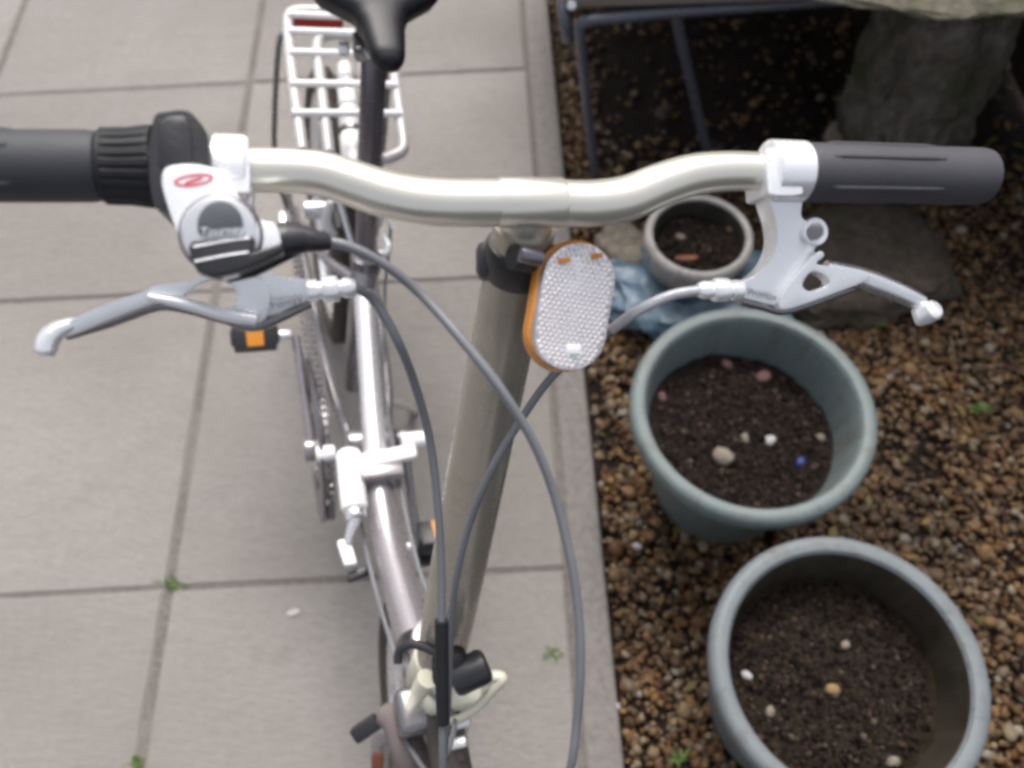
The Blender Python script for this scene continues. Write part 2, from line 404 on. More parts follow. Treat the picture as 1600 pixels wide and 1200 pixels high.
def stones(cs, rs, base, flat=(.45, .8), jit=.12, seed=0):        # many small stones in one mesh, numpy
    rng = np.random.RandomState(seed); bv, bf = base; n = len(cs); k = len(bv)
    V = np.zeros((n, k, 3))
    for i in range(n):
        s = np.array([1, rng.uniform(.6, .95), rng.uniform(*flat)])*rs[i]
        a, b_, c = rng.uniform(0, 2*pi), rng.normal(0, .35), rng.normal(0, .35)
        R = np.array((Matrix.Rotation(a, 3, 'Z') @ Matrix.Rotation(b_, 3, 'X') @ Matrix.Rotation(c, 3, 'Y')))
        q = bv*(1+jit*rng.normal(size=(k, 1)))*s
        V[i] = q@R.T + cs[i]
    F = (bf[None]+(np.arange(n)*k)[:, None, None]).reshape(-1, 3)
    return V.reshape(-1, 3), F
def mknp(name, V, F, m, parent=None, origin=(0, 0, 0)):
    me = bpy.data.meshes.new(name); o0 = np.array(origin)
    me.vertices.add(len(V)); me.vertices.foreach_set('co', (V-o0).astype(np.float32).ravel())
    me.loops.add(F.size); me.loops.foreach_set('vertex_index', F.astype(np.int32).ravel())
    me.polygons.add(len(F)); me.polygons.foreach_set('loop_start', np.arange(0, F.size, F.shape[1], dtype=np.int32))
    me.polygons.foreach_set('use_smooth', np.ones(len(F), bool))
    me.update(); me.validate(); me.materials.append(m)
    o = bpy.data.objects.new(name, me); COL.objects.link(o); o.location = origin
    if parent: o.parent = parent
    return o

# ================================================================== SETTING
gv = [(-40, -40, -.05), (40, -40, -.05), (40, 40, -.05), (-40, 40, -.05)]
tag(mk('ground', gv, [(0, 1, 2, 3)], M_soil, smooth=False), 'bare brown earth under and around the patio', kind='structure')
# patio: sand bed + slabs + edging
V, F = box((-1.695, 1.2, -.0185), ((1, 0, 0), (0, 1, 0), (0, 0, 1)), (3.56, 5.4, .03), 0)
patio = tag(mk('patio', V, F, M_sand, smooth=False), 'pale paved patio of square slabs with sandy joints', kind='structure')
XJ = [-3.17, -2.53, -1.89, -1.25, -.607, .077]; YJ = [-1.454, -.828, -.202, .424, 1.05, 1.68, 2.31, 2.94, 3.57]
for i in range(5):
    for j in range(8):
        gx = .0072; gy = .0030
        x0, x1, y0, y1 = XJ[i]+gx, XJ[i+1]-(gx if i < 4 else .004), YJ[j]+gy, YJ[j+1]-gy
        rot = random.uniform(-.004, .004); dz = random.uniform(-.0015, .0015)
        # slightly uneven slab edges, worn corners
        bm = bmesh.new(); nx = 14
        pr = []
        def edge(ax, ay, bx, by, nn):
            for q in range(nn):
                t = q/nn; x = ax+(bx-ax)*t; y = ay+(by-ay)*t
                d = .0018*noise.noise(Vector((x*22, y*22, i+j*3)))
                pr.append((x+d, y+d*.8))
        edge(x0, y0, x1, y0, nx); edge(x1, y0, x1, y1, nx); edge(x1, y1, x0, y1, nx); edge(x0, y1, x0, y0, nx)
        bm.free()
        ca, sa = cos(rot), sin(rot); cx, cy = (x0+x1)/2, (y0+y1)/2
        pr = [((x-cx)*ca-(y-cy)*sa+cx, (x-cx)*sa+(y-cy)*ca+cy) for x, y in pr]
        n_ = len(pr)
        inn = [(cx+(x-cx)*.987, cy+(y-cy)*.987) for x, y in pr]
        vv = [(x, y, -.03) for x, y in pr]+[(x, y, -.0035+dz) for x, y in pr]+[(x, y, dz) for x, y in inn]+[(cx, cy, dz+.0006)]
        ff = []
        for k in range(n_):
            k2 = (k+1) % n_
            ff += [(k, k2, n_+k2, n_+k), (n_+k, n_+k2, 2*n_+k2, 2*n_+k), (2*n_+k, 2*n_+k2, 3*n_)]
        mk('paving_slab', vv, ff, M_slab, patio, ang=25)
for j in range(3):
    y0 = -2.02+j*2.0
    V, F = box((.1122, y0+1.0, -.035), ((1, 0, 0), (0, 1, 0), (0, 0, 1)), (.0595, 1.996, .073), .12, 3)
    mk('edging_stone', V, F, M_edge, patio)
# gravel bed soil
def grid(x0, x1, y0, y1, nx, ny, zf):
    V = [(x0+(x1-x0)*i/nx, y0+(y1-y0)*j/ny, zf(x0+(x1-x0)*i/nx, y0+(y1-y0)*j/ny)) for j in range(ny+1) for i in range(nx+1)]
    F = [(j*(nx+1)+i, j*(nx+1)+i+1, (j+1)*(nx+1)+i+1, (j+1)*(nx+1)+i) for j in range(ny) for i in range(nx)]
    return V, F
def bedz(x, y): return -.030+.010*noise.noise(Vector((x*5, y*5, 3)))+.004*noise.noise(Vector((x*25, y*25, 1)))
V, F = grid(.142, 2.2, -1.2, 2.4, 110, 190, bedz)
tag(mk('garden_bed', V, F, M_soil), 'dark soil of the gravelled bed beside the patio', kind='structure')
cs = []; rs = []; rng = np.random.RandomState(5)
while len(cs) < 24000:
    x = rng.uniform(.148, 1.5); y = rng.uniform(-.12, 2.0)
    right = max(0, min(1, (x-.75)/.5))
    if rng.rand() < right*.55: continue  # pebbles thin out to the right, bare dark soil stands in for shade
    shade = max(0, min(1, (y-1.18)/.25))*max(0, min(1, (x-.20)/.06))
    if rng.rand() < shade*.96: continue  # under the bench pebbles give way to dark soil to deepen its shade
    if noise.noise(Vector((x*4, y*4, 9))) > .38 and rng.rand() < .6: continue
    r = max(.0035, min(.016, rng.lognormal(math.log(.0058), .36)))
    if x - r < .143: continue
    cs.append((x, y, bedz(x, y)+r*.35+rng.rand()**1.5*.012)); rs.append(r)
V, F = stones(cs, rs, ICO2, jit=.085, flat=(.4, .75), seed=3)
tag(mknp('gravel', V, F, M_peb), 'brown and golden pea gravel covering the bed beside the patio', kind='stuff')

g = G(); rl = random.Random(8)
for _ in range(420):
    x = rl.uniform(.17, 1.2); y = rl.uniform(.0, 1.9); z = bedz(x, y)+.016; L = rl.uniform(.006, .018); a = rl.uniform(0, 2*pi)
    d = Vector((cos(a), sin(a), rl.uniform(-.3, .3))); p_ = Vector((-sin(a), cos(a), rl.uniform(-.4, .4)))*L*rl.uniform(.25, .5); c = Vector((x, y, z)); up = Vector((0, 0, L*.12))
    g.add(([c-d*L, c-d*L*.3+p_, c+d*L*.4+p_*.8, c+d*L, c+d*L*.4-p_*.8, c-d*L*.3-p_, c+up], [(k, (k+1) % 6, 6) for k in range(6)]))
for _ in range(60):
    x = rl.uniform(.17, 1.2); y = rl.uniform(.0, 1.6); z = bedz(x, y)+.018; L = rl.uniform(.02, .05); a = rl.uniform(0, 2*pi); d = Vector((cos(a), sin(a), 0)); c = Vector((x, y, z))
    g.add(tube([c-d*L/2, c+Vector((0, 0, .003)), c+d*L/2+Vector((.003, 0, 0))], .0009, 5))
tag(g.mk('leaf_litter', M_leaf, origin=(.6, .8, 0)), 'small dead brown leaves and twigs scattered over the gravel', kind='stuff')
# dark timber fences added behind and on the far side to keep light off the bed
def fence(name, a, b_, label):
    a = Vector(a); b_ = Vector(b_); d = (b_-a); L = d.length; d.normalize(); nn = Vector((-d.y, d.x, 0))
    e = empty(name, Matrix.Translation(a), label, 'added fence')
    k = int(L/.125)
    for i in range(k):
        c = a+d*(i+.5)*L/k+Vector((0, 0, 1.0))
        mk('fence_board', *box(c+nn*(.01*(i % 2)), (d, nn, (0, 0, 1)), (L/k-.004, .018, 2.0), .1, 1), M_fence, e)
    for z in (.35, 1.3): mk('rail', *box(a+d*L/2-nn*.03+Vector((0, 0, z)), (d, nn, (0, 0, 1)), (L, .03, .07), .1, 1), M_fence, e)
    return e
fence('shade_fence', (.2, 2.2, 0), (1.26, 2.2, 0), 'unseen dark brown timber fence added behind the bench to block light')
fence('shade_fence', (1.24, 2.12, 0), (1.24, .80, 0), 'dark brown timber fence added along the right side of the gravel bed to block light')

# ================================================================== BENCH + ROCKS (top right)
o_b = P(1000, 60, 0)
bench = empty('garden_bench', Matrix.Translation((o_b.x, o_b.y, 0)), 'grey plank garden bench on a dark grey tube frame above the gravel', 'bench')
for k, (ya, dz) in enumerate(((0, 0), (.115, .001), (.23, 0), (.345, .001), (.46, 0), (.575, .001), (.69, 0))):  # extra rows and width out of view, added to shade the ground below
    a = P(888, 4, .46); b_ = P(1200, -6, .46)
    c = (a+b_)/2+Vector((.17, ya+.05, dz))
    mk('plank', *box(c, ((b_-a), Vector((-(b_-a).y, (b_-a).x, 0)), (0, 0, 1)), ((b_-a).length+.34, .111, .022), .12, 2), M_plank, bench)
T1 = [P(1330, -2, .43), P(1190, 9, .43), P(1050, 19, .43), P(960, 28, .43), P(922, 32, .43), P(909, 38, .42), P(906, 52, .40), P(914, 130, .27), P(922, 205, .13), P(931, 285, -.005)]
mk('frame_tube', *tube(T1, .0105, 12, 4), M_tube, bench)
mk('frame_tube', *tube([P(1056, 20, .425), P(1066, 70, .34), P(1088, 165, .15), P(1108, 250, -.005)], .0105, 12, 3), M_tube, bench)
mk('frame_tube', *tube([P(878, -20, .43), P(884, 30, .40), P(890, 62, .36)], .013, 12, 3), M_tube, bench)
mk('bolt', *cyl(P(893, 8, .47), P(893, 8, .455), .008), M_alloy2, bench)
c0 = P(1400, 300, 0)
r_ = tag(mk('standing_rock', *rock(P(1428, 150, .21), (.125, .12, .31), .3, .22, 2.3, 3, ICO5, .4, (0, radians(-7))), M_rockd, origin=(c0.x, c0.y, 0)),
    'tall rough mossy grey rock standing upright under the pale slab', 'rock')
pc = P(1410, -40, .50)  # slab below is enlarged out of view to keep light off the ground
tag(mk('stone_slab', *rock((pc.x+.09, pc.y+.33, .50), (.38, .46, .035), -.05, .08, 2.0, 5, ICO5, .45), M_rockp, origin=(pc.x, pc.y, .47)),
    'pale lichen covered stone slab resting on the upright mossy rock', 'stone slab')
q = P(1345, 400, .03)
tag(mk('flat_rock', *rock((q.x, q.y, .005), (.20, .15, .055), .25, .16, 1.8, 8, ICO4, .4), M_rockb, origin=(q.x, q.y, -.03)),
    'low flat brown rock on the gravel at the foot of the upright mossy rock', 'rock')
q = P(1318, 222, .03)
tag(mk('stone', *rock(q, (.042, .055, .05), .4, .2, 2, 9, ICO2), M_beige, origin=(q.x, q.y, 0)), 'small beige stone against the left foot of the upright mossy rock', 'stone')
q = P(975, 395, .03)
tag(mk('stone', *rock(q, (.055, .075, .045), .4, .2, 2, 12, ICO4, .3), M_beige, origin=(q.x, q.y, 0)), 'rounded beige stone just left of the small pale pot, by the blue sack', 'stone')
q = P(1035, 262, .01)
for (x, y, sz, mm, lab) in ((968, 265, .014, M_ochre, 'orange brown pebble between the bench legs close to the handlebar'), (1037, 176, .026, M_rockb, 'round brown cobble in the shade under the bench'),
        (912, 868, .008, M_chalk, None), (996, 852, .009, M_chalk, 'white pebble in the gravel left of the gap between the two large pots'), (990, 835, .011, M_ochre, 'golden orange pebble just above the white pebble left of the large pots'),
        (962, 1102, .009, M_chalk, 'white stone chip against the edging beside the nearest pot'),
        (1075, 1105, .011, M_chalk, None), (1543, 1178, .010, M_beige, 'pinkish white pebble in the gravel right of the nearest pot')):
    if lab is None: continue
    q = P(x, y, 0)
    tag(mk('pebble', *rock((q.x, q.y, -.008+sz*.3), (sz, sz*.7, sz*.55), random.uniform(-1, 1), .15, 2, x, ICO2), mm, origin=(q.x, q.y, -.01)), lab, 'pebble')

# blue sack
def sack():
    c = P(1085, 455, .03); V = []
    for v in ICO5[0]:
        p = Vector(v); w_ = Vector((p.x*2.2, p.y*2.2, p.z*1.5))
        rdg = 1-abs(noise.noise(w_*1.3+Vector((3, 1, 2))))*2
        d = .30*noise.noise(w_)+.16*rdg+.07*(1-abs(noise.noise(w_*3.3))*2)
        p = p*(1+d)
        q = c+Vector((p.x*.165, p.y*.115-.25*p.x*.1, max(-.04, p.z*.05)))
        pc_ = P(1093, 365, .16); dd = Vector((q.x-pc_.x, q.y-pc_.y)); need = .088+.022*max(0, q.z)/.16
        if dd.length < need: dd = dd.normalized()*need; q.x = pc_.x+dd.x; q.y = pc_.y+dd.y
        V.append(q)
    return V, [tuple(int(i) for i in f) for f in ICO5[1]]
q = P(1085, 455, 0)
tag(mk('plastic_sack', *sack(), M_bag, origin=(q.x, q.y, -.02)), 'crumpled blue plastic sack on the gravel behind the sage green pot', 'sack')

# ================================================================== POTS
def pot(name, px, py, z, R, rb, soil_z, m, mi, label, cat, soilmat, soil_label, seed, lip=.022, slope=(0, 0), thick=.004, group=None):
    t = P(px, py, z); c = Vector((t.x, t.y, -.018)); h = z+.018
    e = empty(name, Matrix.Translation(c), label, cat, group)
    Rw = R-lip*.62                      # body radius just under the rim
    def rout(zz): return rb+(Rw-rb)*(zz/h)
    prof = [(rb*.9, .0), (rb, .004)]
    prof += [(rout(h*k/8), h*k/8) for k in range(1, 7)]+[(rout(h-.035), h-.035), (Rw+.002, h-.034)]
    prof += [(R-.003, h-.032), (R, h-.028), (R+.001, h-.012), (R-.001, h-.004), (R-.006, h), (R-lip*.5, h+.001), (R-lip*.85, h-.001), (R-lip, h-.006)]
    wall = mk('pot_wall', *lathe(c, (0, 0, 1), prof, 96, caps=(True, False)), m, e)
    def rin(zz): return rb-.004+(R-lip-rb+.004)*(zz/h)
    pin = [(R-lip, h-.006)]+[(rin(h-.01-(h-.03)*k/8), h-.01-(h-.03)*k/8) for k in range(9)]+[(.0, .02)]
    mk('pot_inside', *lathe(c, (0, 0, 1), pin, 96, caps=(False, False)), mi, e)
    # soil, its own stuff lying in the pot
    V = []; F = []; nr, na = 22, 90
    def sz(x, y): return soil_z+.018+slope[0]*x+slope[1]*y+.011*noise.noise(Vector((x*14, y*14, seed)))+.006*noise.noise(Vector((x*45, y*45, seed)))+.003*noise.noise(Vector((x*110, y*110, seed)))
    V.append(c+Vector((0, 0, sz(0, 0))))
    for i in range(1, nr+1):
        for k in range(na):
            a = 2*pi*k/na; rr = rin(soil_z+.018)*i/nr; x, y = cos(a)*rr, sin(a)*rr; zz = sz(x, y)
            if i == nr: rr = rin(zz)-.0005; x, y = cos(a)*rr, sin(a)*rr
            V.append(c+Vector((x, y, zz)))
    for k in range(na): F.append((0, 1+k, 1+(k+1) % na))
    for i in range(nr-1):
        for k in range(na):
            k2 = (k+1) % na; F.append((1+i*na+k, 1+i*na+k2, 1+(i+1)*na+k2, 1+(i+1)*na+k))
    so_ = mk('soil', V, F, soilmat, origin=c+Vector((0, 0, soil_z)))
    tag(so_, soil_label, 'soil', kind='stuff')
    cs = []; rs = []; rg = np.random.RandomState(seed)
    for _ in range(int(5200*(rin(soil_z)/.15)**2)):
        a = rg.uniform(0, 2*pi); rr = sqrt(rg.rand())*(rin(soil_z)-.008); x, y = cos(a)*rr, sin(a)*rr
        r = min(.008, rg.lognormal(math.log(.0022), .45)); cs.append((c.x+x, c.y+y, c.z+sz(x, y)+r*.2)); rs.append(r)
    V, F = stones(cs, rs, ICO1, flat=(.5, .9), jit=.16, seed=seed)
    cr = mknp('soil_crumbs', V, F, M_clod, None, (c.x, c.y, c.z+soil_z)); cr['kind'] = 'stuff'
    cr.parent = so_; cr.location = (0, 0, 0)
    return c, sz
def inpot(info, px, py, size, mm, label, name='pebble', cat='pebble', ry=.75, rz=.6, seed=1, zguess=.18):
    c, sz = info; z = zguess
    for _ in range(4):
        q = P(px, py, z); z = c.z+sz(q.x-c.x, q.y-c.y)
    tag(mk(name, *rock((q.x, q.y, z+size*rz*.45), (size, size*ry, size*rz), seed*1.3, .18, 2, seed, ICO2, .25), mm, origin=(q.x, q.y, z)), label, cat)
p1 = pot('plant_pot', 1177, 636, .27, .186, .118, .192, M_pot1, M_pot1, 'large sage green round plastic pot of dark soil, farther of the two large pots', 'plant pot', M_soil,
    'dark purplish soil filling the sage green pot', 4, .024, (-.10, -.06), group='large round plastic plant pots')
inpot(p1, 1128, 716, .0155, M_beige, 'largest beige stone on the soil near the front of the sage green pot', 'stone', 'stone', 1.1, .8, 3)
inpot(p1, 1201, 690, .012, M_chalk, 'bright white pebble on the soil in the sage green pot', seed=5)
inpot(p1, 1163, 686, .0095, M_beige, 'small dull pebble left of the bright white one in the sage green pot', seed=6)
inpot(p1, 1280, 685, .010, M_beige, 'beige pebble at the right side of the soil in the sage green pot', seed=7)
inpot(p1, 1250, 723, .0095, M_bluep, 'blue plastic scrap on the soil in the sage green pot', 'plastic_scrap', 'litter', seed=8)
inpot(p1, 1135, 571, .011, M_pink, 'pink brick chip at the back of the soil in the sage green pot', 'brick_chip', 'brick chip', seed=9)
inpot(p1, 1192, 590, .014, M_pink, 'wide pinkish brick chip behind the middle of the sage green pot', 'brick_chip', 'brick chip', seed=10)
inpot(p1, 1034, 622, .010, M_pink, 'pinkish chip at the left edge of the soil in the sage green pot', 'brick_chip', 'brick chip', seed=11)
inpot(p1, 1302, 658, .009, M_beige, 'pale pebble by the right inner wall of the sage green pot', seed=21)
p2 = pot('plant_pot', 1327, 1042, .27, .178, .130, .185, M_pot2, M_pot2b, 'large grey green round plastic pot at the bottom right, nearest of the pots', 'plant pot', M_soil2,
    'dull brown mossy soil low in the nearest grey green pot', 7, .025, (.0, .0), group='large round plastic plant pots')
inpot(p2, 1300, 1078, .011, M_ochre, 'ochre pebble in the middle of the soil in the nearest pot', seed=12, zguess=.18)
inpot(p2, 1203, 1112, .0085, M_beige, 'pale pink pebble at the lower left of the soil in the nearest pot', seed=13, zguess=.18)
inpot(p2, 1166, 1056, .0085, M_chalk, 'white pebble by the left inner wall of the nearest pot', seed=14, zguess=.18)
inpot(p2, 1320, 1008, .0075, M_beige, 'small beige pebble above the middle of the soil in the nearest pot', seed=15, zguess=.18)
inpot(p2, 1440, 993, .011, M_chalk, 'greyish white pebble at the right of the soil in the nearest pot', seed=16, zguess=.18)
inpot(p2, 1395, 1190, .0095, M_beige, 'pale pebble at the front of the soil in the nearest pot', seed=17, zguess=.18)
p3 = pot('plant_pot', 1093, 365, .16, .102, .078, .115, M_pot3, M_pot3b, 'small pale round pot of dark soil between the blue sack and the flat brown rock', 'plant pot', M_soil,
    'blackish soil in the small pale pot', 9, .015)
inpot(p3, 1072, 404, .024, M_rust, 'rusty red scrap of label at the front of the small pale pot', 'plant_label', 'label', .3, .15, 29, zguess=.1)
inpot(p3, 1063, 372, .010, M_beige, 'pinkish grey pebble in the small pale pot', seed=19, zguess=.1)
inpot(p3, 1142, 358, .010, M_ochre, 'orange pebble at the right of the soil in the small pale pot', seed=20, zguess=.1)

# ================================================================== GRASS AND WEEDS
def tuft(px, py, r, n, h, label, name='grass_tuft', stretch=1.0):
    c = P(px, py, -.006); g = G()
    for _ in range(n):
        a = random.uniform(0, 2*pi); rr = random.random()*r; b0 = c+Vector((cos(a)*rr*stretch, sin(a)*rr*.4, 0))
        d = Vector((random.gauss(0, 1), random.gauss(0, 1), 1.3)).normalized(); L = h*random.uniform(.5, 1); s = d.cross(Vector((0, 0, 1))).normalized()*.0016
        m_ = b0+d*L*.6; t = b0+d*L+Vector((d.x, d.y, -.5))*L*.25
        g.add(([b0-s, b0+s, m_+s*.8, m_-s*.8, t], [(0, 1, 2, 3), (3, 2, 4)]))
    tag(g.mk(name, M_grass, origin=c, smooth=False), label, 'grass')
tuft(272, 912, .016, 45, .020, 'small green grass tuft at the crossing of two slab joints', stretch=1.5)
tuft(214, 1192, .012, 30, .020, 'small grass tuft in the slab joint at the bottom edge of the photo')
tuft(860, 1024, .014, 26, .022, 'pale green weed seedling on the paving right of the stem base')
tuft(1375, 508, .012, 26, .018, 'tiny weed in the gravel just right of the sage green pot rim')
tuft(1530, 640, .02, 40, .02, 'tiny weeds in the gravel at the right edge of the bed')
tuft(1060, 1185, .014, 22, .018, 'tiny weed in the gravel left of the nearest pot at the bottom edge')
q = P(458, 957, .001); tag(mk('paint_fleck', *rock(q, (.012, .006, .0012), .2, .15, 2, 1, ICO2), M_chalk, origin=q), 'small white fleck on the slab left of the bicycle', 'fleck')

# ================================================================== BICYCLE
bike = empty('bicycle', BM, 'silver folding bicycle with cream handlebar leaning on the patio slabs', 'bicycle')
X_, Y_, Z_ = _n, _s, _h
BP = lambda name, vf, m, parent=bike, **k: mk(name, vf[0], vf[1], m, parent, **k)
HN = (-FW + RT*.221).normalized()           # roughly the direction the handlebar controls face
ZW = lambda x, y, off=0.: hb(x, y, off)

# --- wheels
def wheel(s0, label, turn=0.0):
    c = B(s0, 0, .245); ax = X_.copy()
    if turn: ax = Matrix.Rotation(turn, 3, Z_) @ ax
    w_ = BP('wheel', lathe(c, ax, [(.196, -.011), (.203, -.0125), (.206, -.011), (.200, 0), (.206, .011), (.203, .0125), (.196, .011), (.190, 0)], 80, closed=True), M_alloy2)
    w_['label'] = label
    prof = []
    for k in range(14):
        a = 2*pi*k/14; prof.append((.223+.022*cos(a), .021*sin(a)))
    g = G().add(lathe(c, ax, prof, 96, closed=True))
    x, y = frame_of(ax)
    for k in range(96):
        a = 2*pi*k/96
        for sgn in (-1, 1):
            d = x*cos(a+sgn*.012)+y*sin(a+sgn*.012)
            g.add(box(c+d*.2445+ax*(sgn*.0075), (d.cross(ax), ax, d), (.009, .007, .003), 0))
    BP('tyre', (g.v, g.f), M_tyre, w_)
    BP('hub', cyl(c-ax*.045, c+ax*.045, .017), M_alloy2, w_)
    for k in range(28):
        a = 2*pi*k/28; a2 = a+(.5 if k % 4 < 2 else -.5); sg = 1 if k % 2 else -1
        BP('spoke', tube([c+ax*sg*.028+(x*cos(a2)+y*sin(a2))*.022, c+(x*cos(a)+y*sin(a))*.195], .0010, 5), M_alloy2, w_)
    return w_
wheel(.98, 'rear wheel with dusty tyre'); wheel(0, 'front wheel')

# --- frame
fr = BP('frame', tube([B(.135, -.008, .43), B(.20, -.01, .40), B(.29, -.012, .37), B(.375, -.012, .36)], [.0235, .0225, .021, .020], 24, 4), M_frame)
BP('front_joint_tube', cyl(B(.10, .006, .36), B(.125, .006, .48), .026, 24), M_frame, fr)
BP('rear_beam', tube([B(.405, -.010, .372), B(.50, -.004, .385), B(.60, .004, .40), B(.675, .012, .405)], [.0165, .0155, .0155, .018], 24, 4), M_skylit, fr)
BP('seat_tube', cyl(B(.60, -.005, .24), B(.69, .012, .46), .019, 24), M_frame, fr)
BP('bottom_bracket', cyl(B(.48, -.036, .27), B(.48, .036, .27), .023), M_frame, fr)
BP('lower_beam', tube([B(.405, -.010, .355), B(.44, -.008, .31), B(.48, -.0, .275)], .016, 16, 3), M_frame, fr)
for sg in (-1, 1):
    BP('chain_stay', tube([B(.50, sg*.030, .268), B(.62, sg*.046, .262), B(.98, sg*.062, .243)], [.011, .010, .008], 14, 4, .8), M_frame, fr)
    BP('seat_stay', tube([B(.67, sg*.014+.008, .43), B(.76, sg*.040, .38), B(.98, sg*.062, .25)], [.009, .008, .007], 12, 4), M_frame, fr)
# --- folding joint in the middle of the frame: plate, hinge barrel, latch
hj = BP('hinge_plate', box(B(.395, .004, .388), (X_+Y_*.10, Y_, Z_), (.080, .022, .014), .35, 3), M_white)
BP('hinge_barrel', cyl(B(.415, -.046, .375), B(.325, -.050, .385), .0175, 24, .3), M_white, hj)
BP('collar', cyl(B(.326, -.050, .385), B(.312, -.050, .386), .0145, 20, .3), M_alloy2, hj)
BP('latch_lever', box(B(.275, -.066, .37), (X_, Y_-X_*.15, Z_), (.017, .036, .012), .3, 2), M_white, hj)
BP('latch_link', tube([B(.315, -.050, .385), B(.296, -.060, .378), B(.285, -.064, .374)], [.009, .006, .005], 10, 3), M_alloy2, hj)
BP('latch_tip', box(B(.252, -.052, .352), (X_+Y_*.25, Y_, Z_), (.034, .013, .013), .3, 2), M_blk, hj)
BP('joint_knob', cyl(B(.418, .026, .385), B(.418, .062, .385), .0115, 20, .3), M_white, hj)
BP('joint_knob', cyl(B(.425, -.088, .36), B(.425, -.062, .36), .0115, 20, .3), M_white, hj)
BP('joint_plate', box(B(.372, -.008, .375), (X_, Y_, Z_), (.058, .02, .05), .2, 2), M_frame, hj)
# --- seat post, saddle
sp = BP('seat_post', cyl(B(.69, .012, .44), B(.742, .012, .765), .0155, 28, .1), M_gunm)
BP('post_clamp', cyl(B(.683, .013, .43), B(.689, .012, .46), .0225, 24, .2), M_gunm, sp)
BP('clamp_bolt', cyl(B(.70, .022, .448), B(.70, .048, .448), .006), M_alloy2, sp)
BP('clamp_lever', tube([B(.70, .046, .448), B(.712, .05, .452), B(.73, .046, .452)], [.006, .005, .004], 10, 3), M_alloy, sp)
def saddle():
    V = []; F = []; n = 28; secs = []
    prof = [(.670, .003, .003, -.004), (.674, .013, .010, -.002), (.684, .0195, .015, 0), (.705, .023, .018, .002), (.728, .026, .020, .004), (.745, .034, .022, .006), (.758, .052, .024, .008),
            (.772, .074, .026, .010), (.80, .086, .028, .014), (.85, .092, .028, .018), (.90, .090, .026, .022), (.93, .070, .020, .024), (.945, .03, .008, .024)]
    ss = 3; pp = []
    for i in range(len(prof)-1):
        for k in range(ss):
            t = k/ss; pp.append(tuple(prof[i][j]*(1-t)+prof[i+1][j]*t for j in range(4)))
    pp.append(prof[-1])
    for (s, w_, hgt, dz) in pp:
        for k in range(n):
            a = 2*pi*k/n; ca, sa = cos(a), sin(a)
            x = w_*math.copysign(abs(ca)**.8, ca); z = (hgt*.7*abs(sa)**.75 if sa > 0 else -hgt*1.3*abs(sa)**.6)
            V.append(B(s+(.010 if sa < 0 else 0)*(w_ > .03), .017+x*.96, .803+dz+z))
    m = len(pp)
    for i in range(m-1):
        for k in range(n):
            k2 = (k+1) % n; F.append((i*n+k, i*n+k2, (i+1)*n+k2, (i+1)*n+k))
    F.append(tuple(range(n))); F.append(tuple((m-1)*n+k for k in range(n)))
    return V, F
sa = BP('saddle', saddle(), M_sad, ang=60)
for sg in (-1, 1):
    BP('saddle_rail', tube([B(.69, .018+sg*.008, .79), B(.74, .018+sg*.02, .77), B(.80, .018+sg*.022, .77), B(.87, .018+sg*.03, .79)], .0035, 10, 4), M_alloy2, sa)
BP('rail_clamp', box(B(.745, .012, .768), (X_, Y_, Z_), (.05, .034, .022), .25, 2), M_steel, sa)
BP('clamp_nut', cyl(B(.74, -.030, .768), B(.74, -.018, .768), .008, 6), M_alloy2, sa)
# --- rear rack
RZ = .56; rk = None
def rackrail(pts, r, name, flat=1.0):
    pts = [p+X_*(.021*max(0, ((p-BO).dot(_s)-.79)/.3)) for p in pts]
    return tube(pts, r, 12, 4, flat, X_)
outer = [B(.80, -.066, RZ-.004), B(.84, -.069, RZ), B(.95, -.0755, RZ), B(1.06, -.079, RZ), B(1.095, -.076, RZ), B(1.108, -.060, RZ), B(1.11, 0, RZ), B(1.108, .060, RZ), B(1.095, .074, RZ), B(1.06, .077, RZ), B(.95, .077, RZ), B(.84, .077, RZ), B(.802, .076, RZ-.002), B(.790, .064, RZ-.004), B(.783, .046, RZ-.006)]
rk = BP('rack', rackrail(outer, .0085, 'rack'), M_rack)
inner = [B(.79, -.030, RZ-.001), B(.90, -.034, RZ), B(1.0, -.037, RZ), B(1.035, -.034, RZ), B(1.050, -.018, RZ), B(1.052, .002, RZ), B(1.045, .020, RZ), B(1.03, .030, RZ), B(.98, .031, RZ), B(.79, .030, RZ-.001)]
BP('inner_rail', rackrail(inner, .0085, 'rail'), M_rack, rk)
for s in (.862, .925, .995, 1.045, 1.085):
    wd = .079
    BP('cross_bar', tube([B(s, -wd+.021*(s-.79)/.3, RZ+.009), B(s, wd+.018*(s-.79)/.3, RZ+.009)], .0055, 10), M_white, rk)
for sg in (-1, 1):
    BP('rack_stay', tube([B(1.06, sg*.079+.018, RZ-.006), B(1.055, sg*.088+.012, RZ-.03), B(1.0, sg*.092, .35), B(.98, sg*.075, .25)], .0045, 10, 4), M_steel, rk)
    BP('rack_arm', tube([B(.80, sg*.03, RZ-.006), B(.75, sg*.028+.006, .52), B(.70, sg*.016+.01, .47)], .0045, 10, 4), M_alloy2, rk)
BP('rear_reflector', box(B(1.105, -.012, RZ-.016), (X_, Y_, Z_), (.085, .010, .034), .2, 2), M_red, rk)
# shiny sprung unit over the rear wheel
su = BP('suspension_unit', cyl(B(.80, .010, .505), B(.875, .014, .515), .0185, 24, .2), M_white)
BP('collar', cyl(B(.876, .014, .515), B(.884, .0145, .516), .0200, 24, .3), M_steel, su)
BP('sleeve', cyl(B(.885, .0145, .516), B(.925, .017, .521), .0175, 24, .25), M_white, su)
BP('sleeve', cyl(B(.930, .017, .522), B(.985, .020, .526), .0155, 24, .3), M_white, su)
BP('end_cap', cyl(B(.990, .020, .526), B(1.02, .022, .528), .0125, 24, .3), M_white, su)
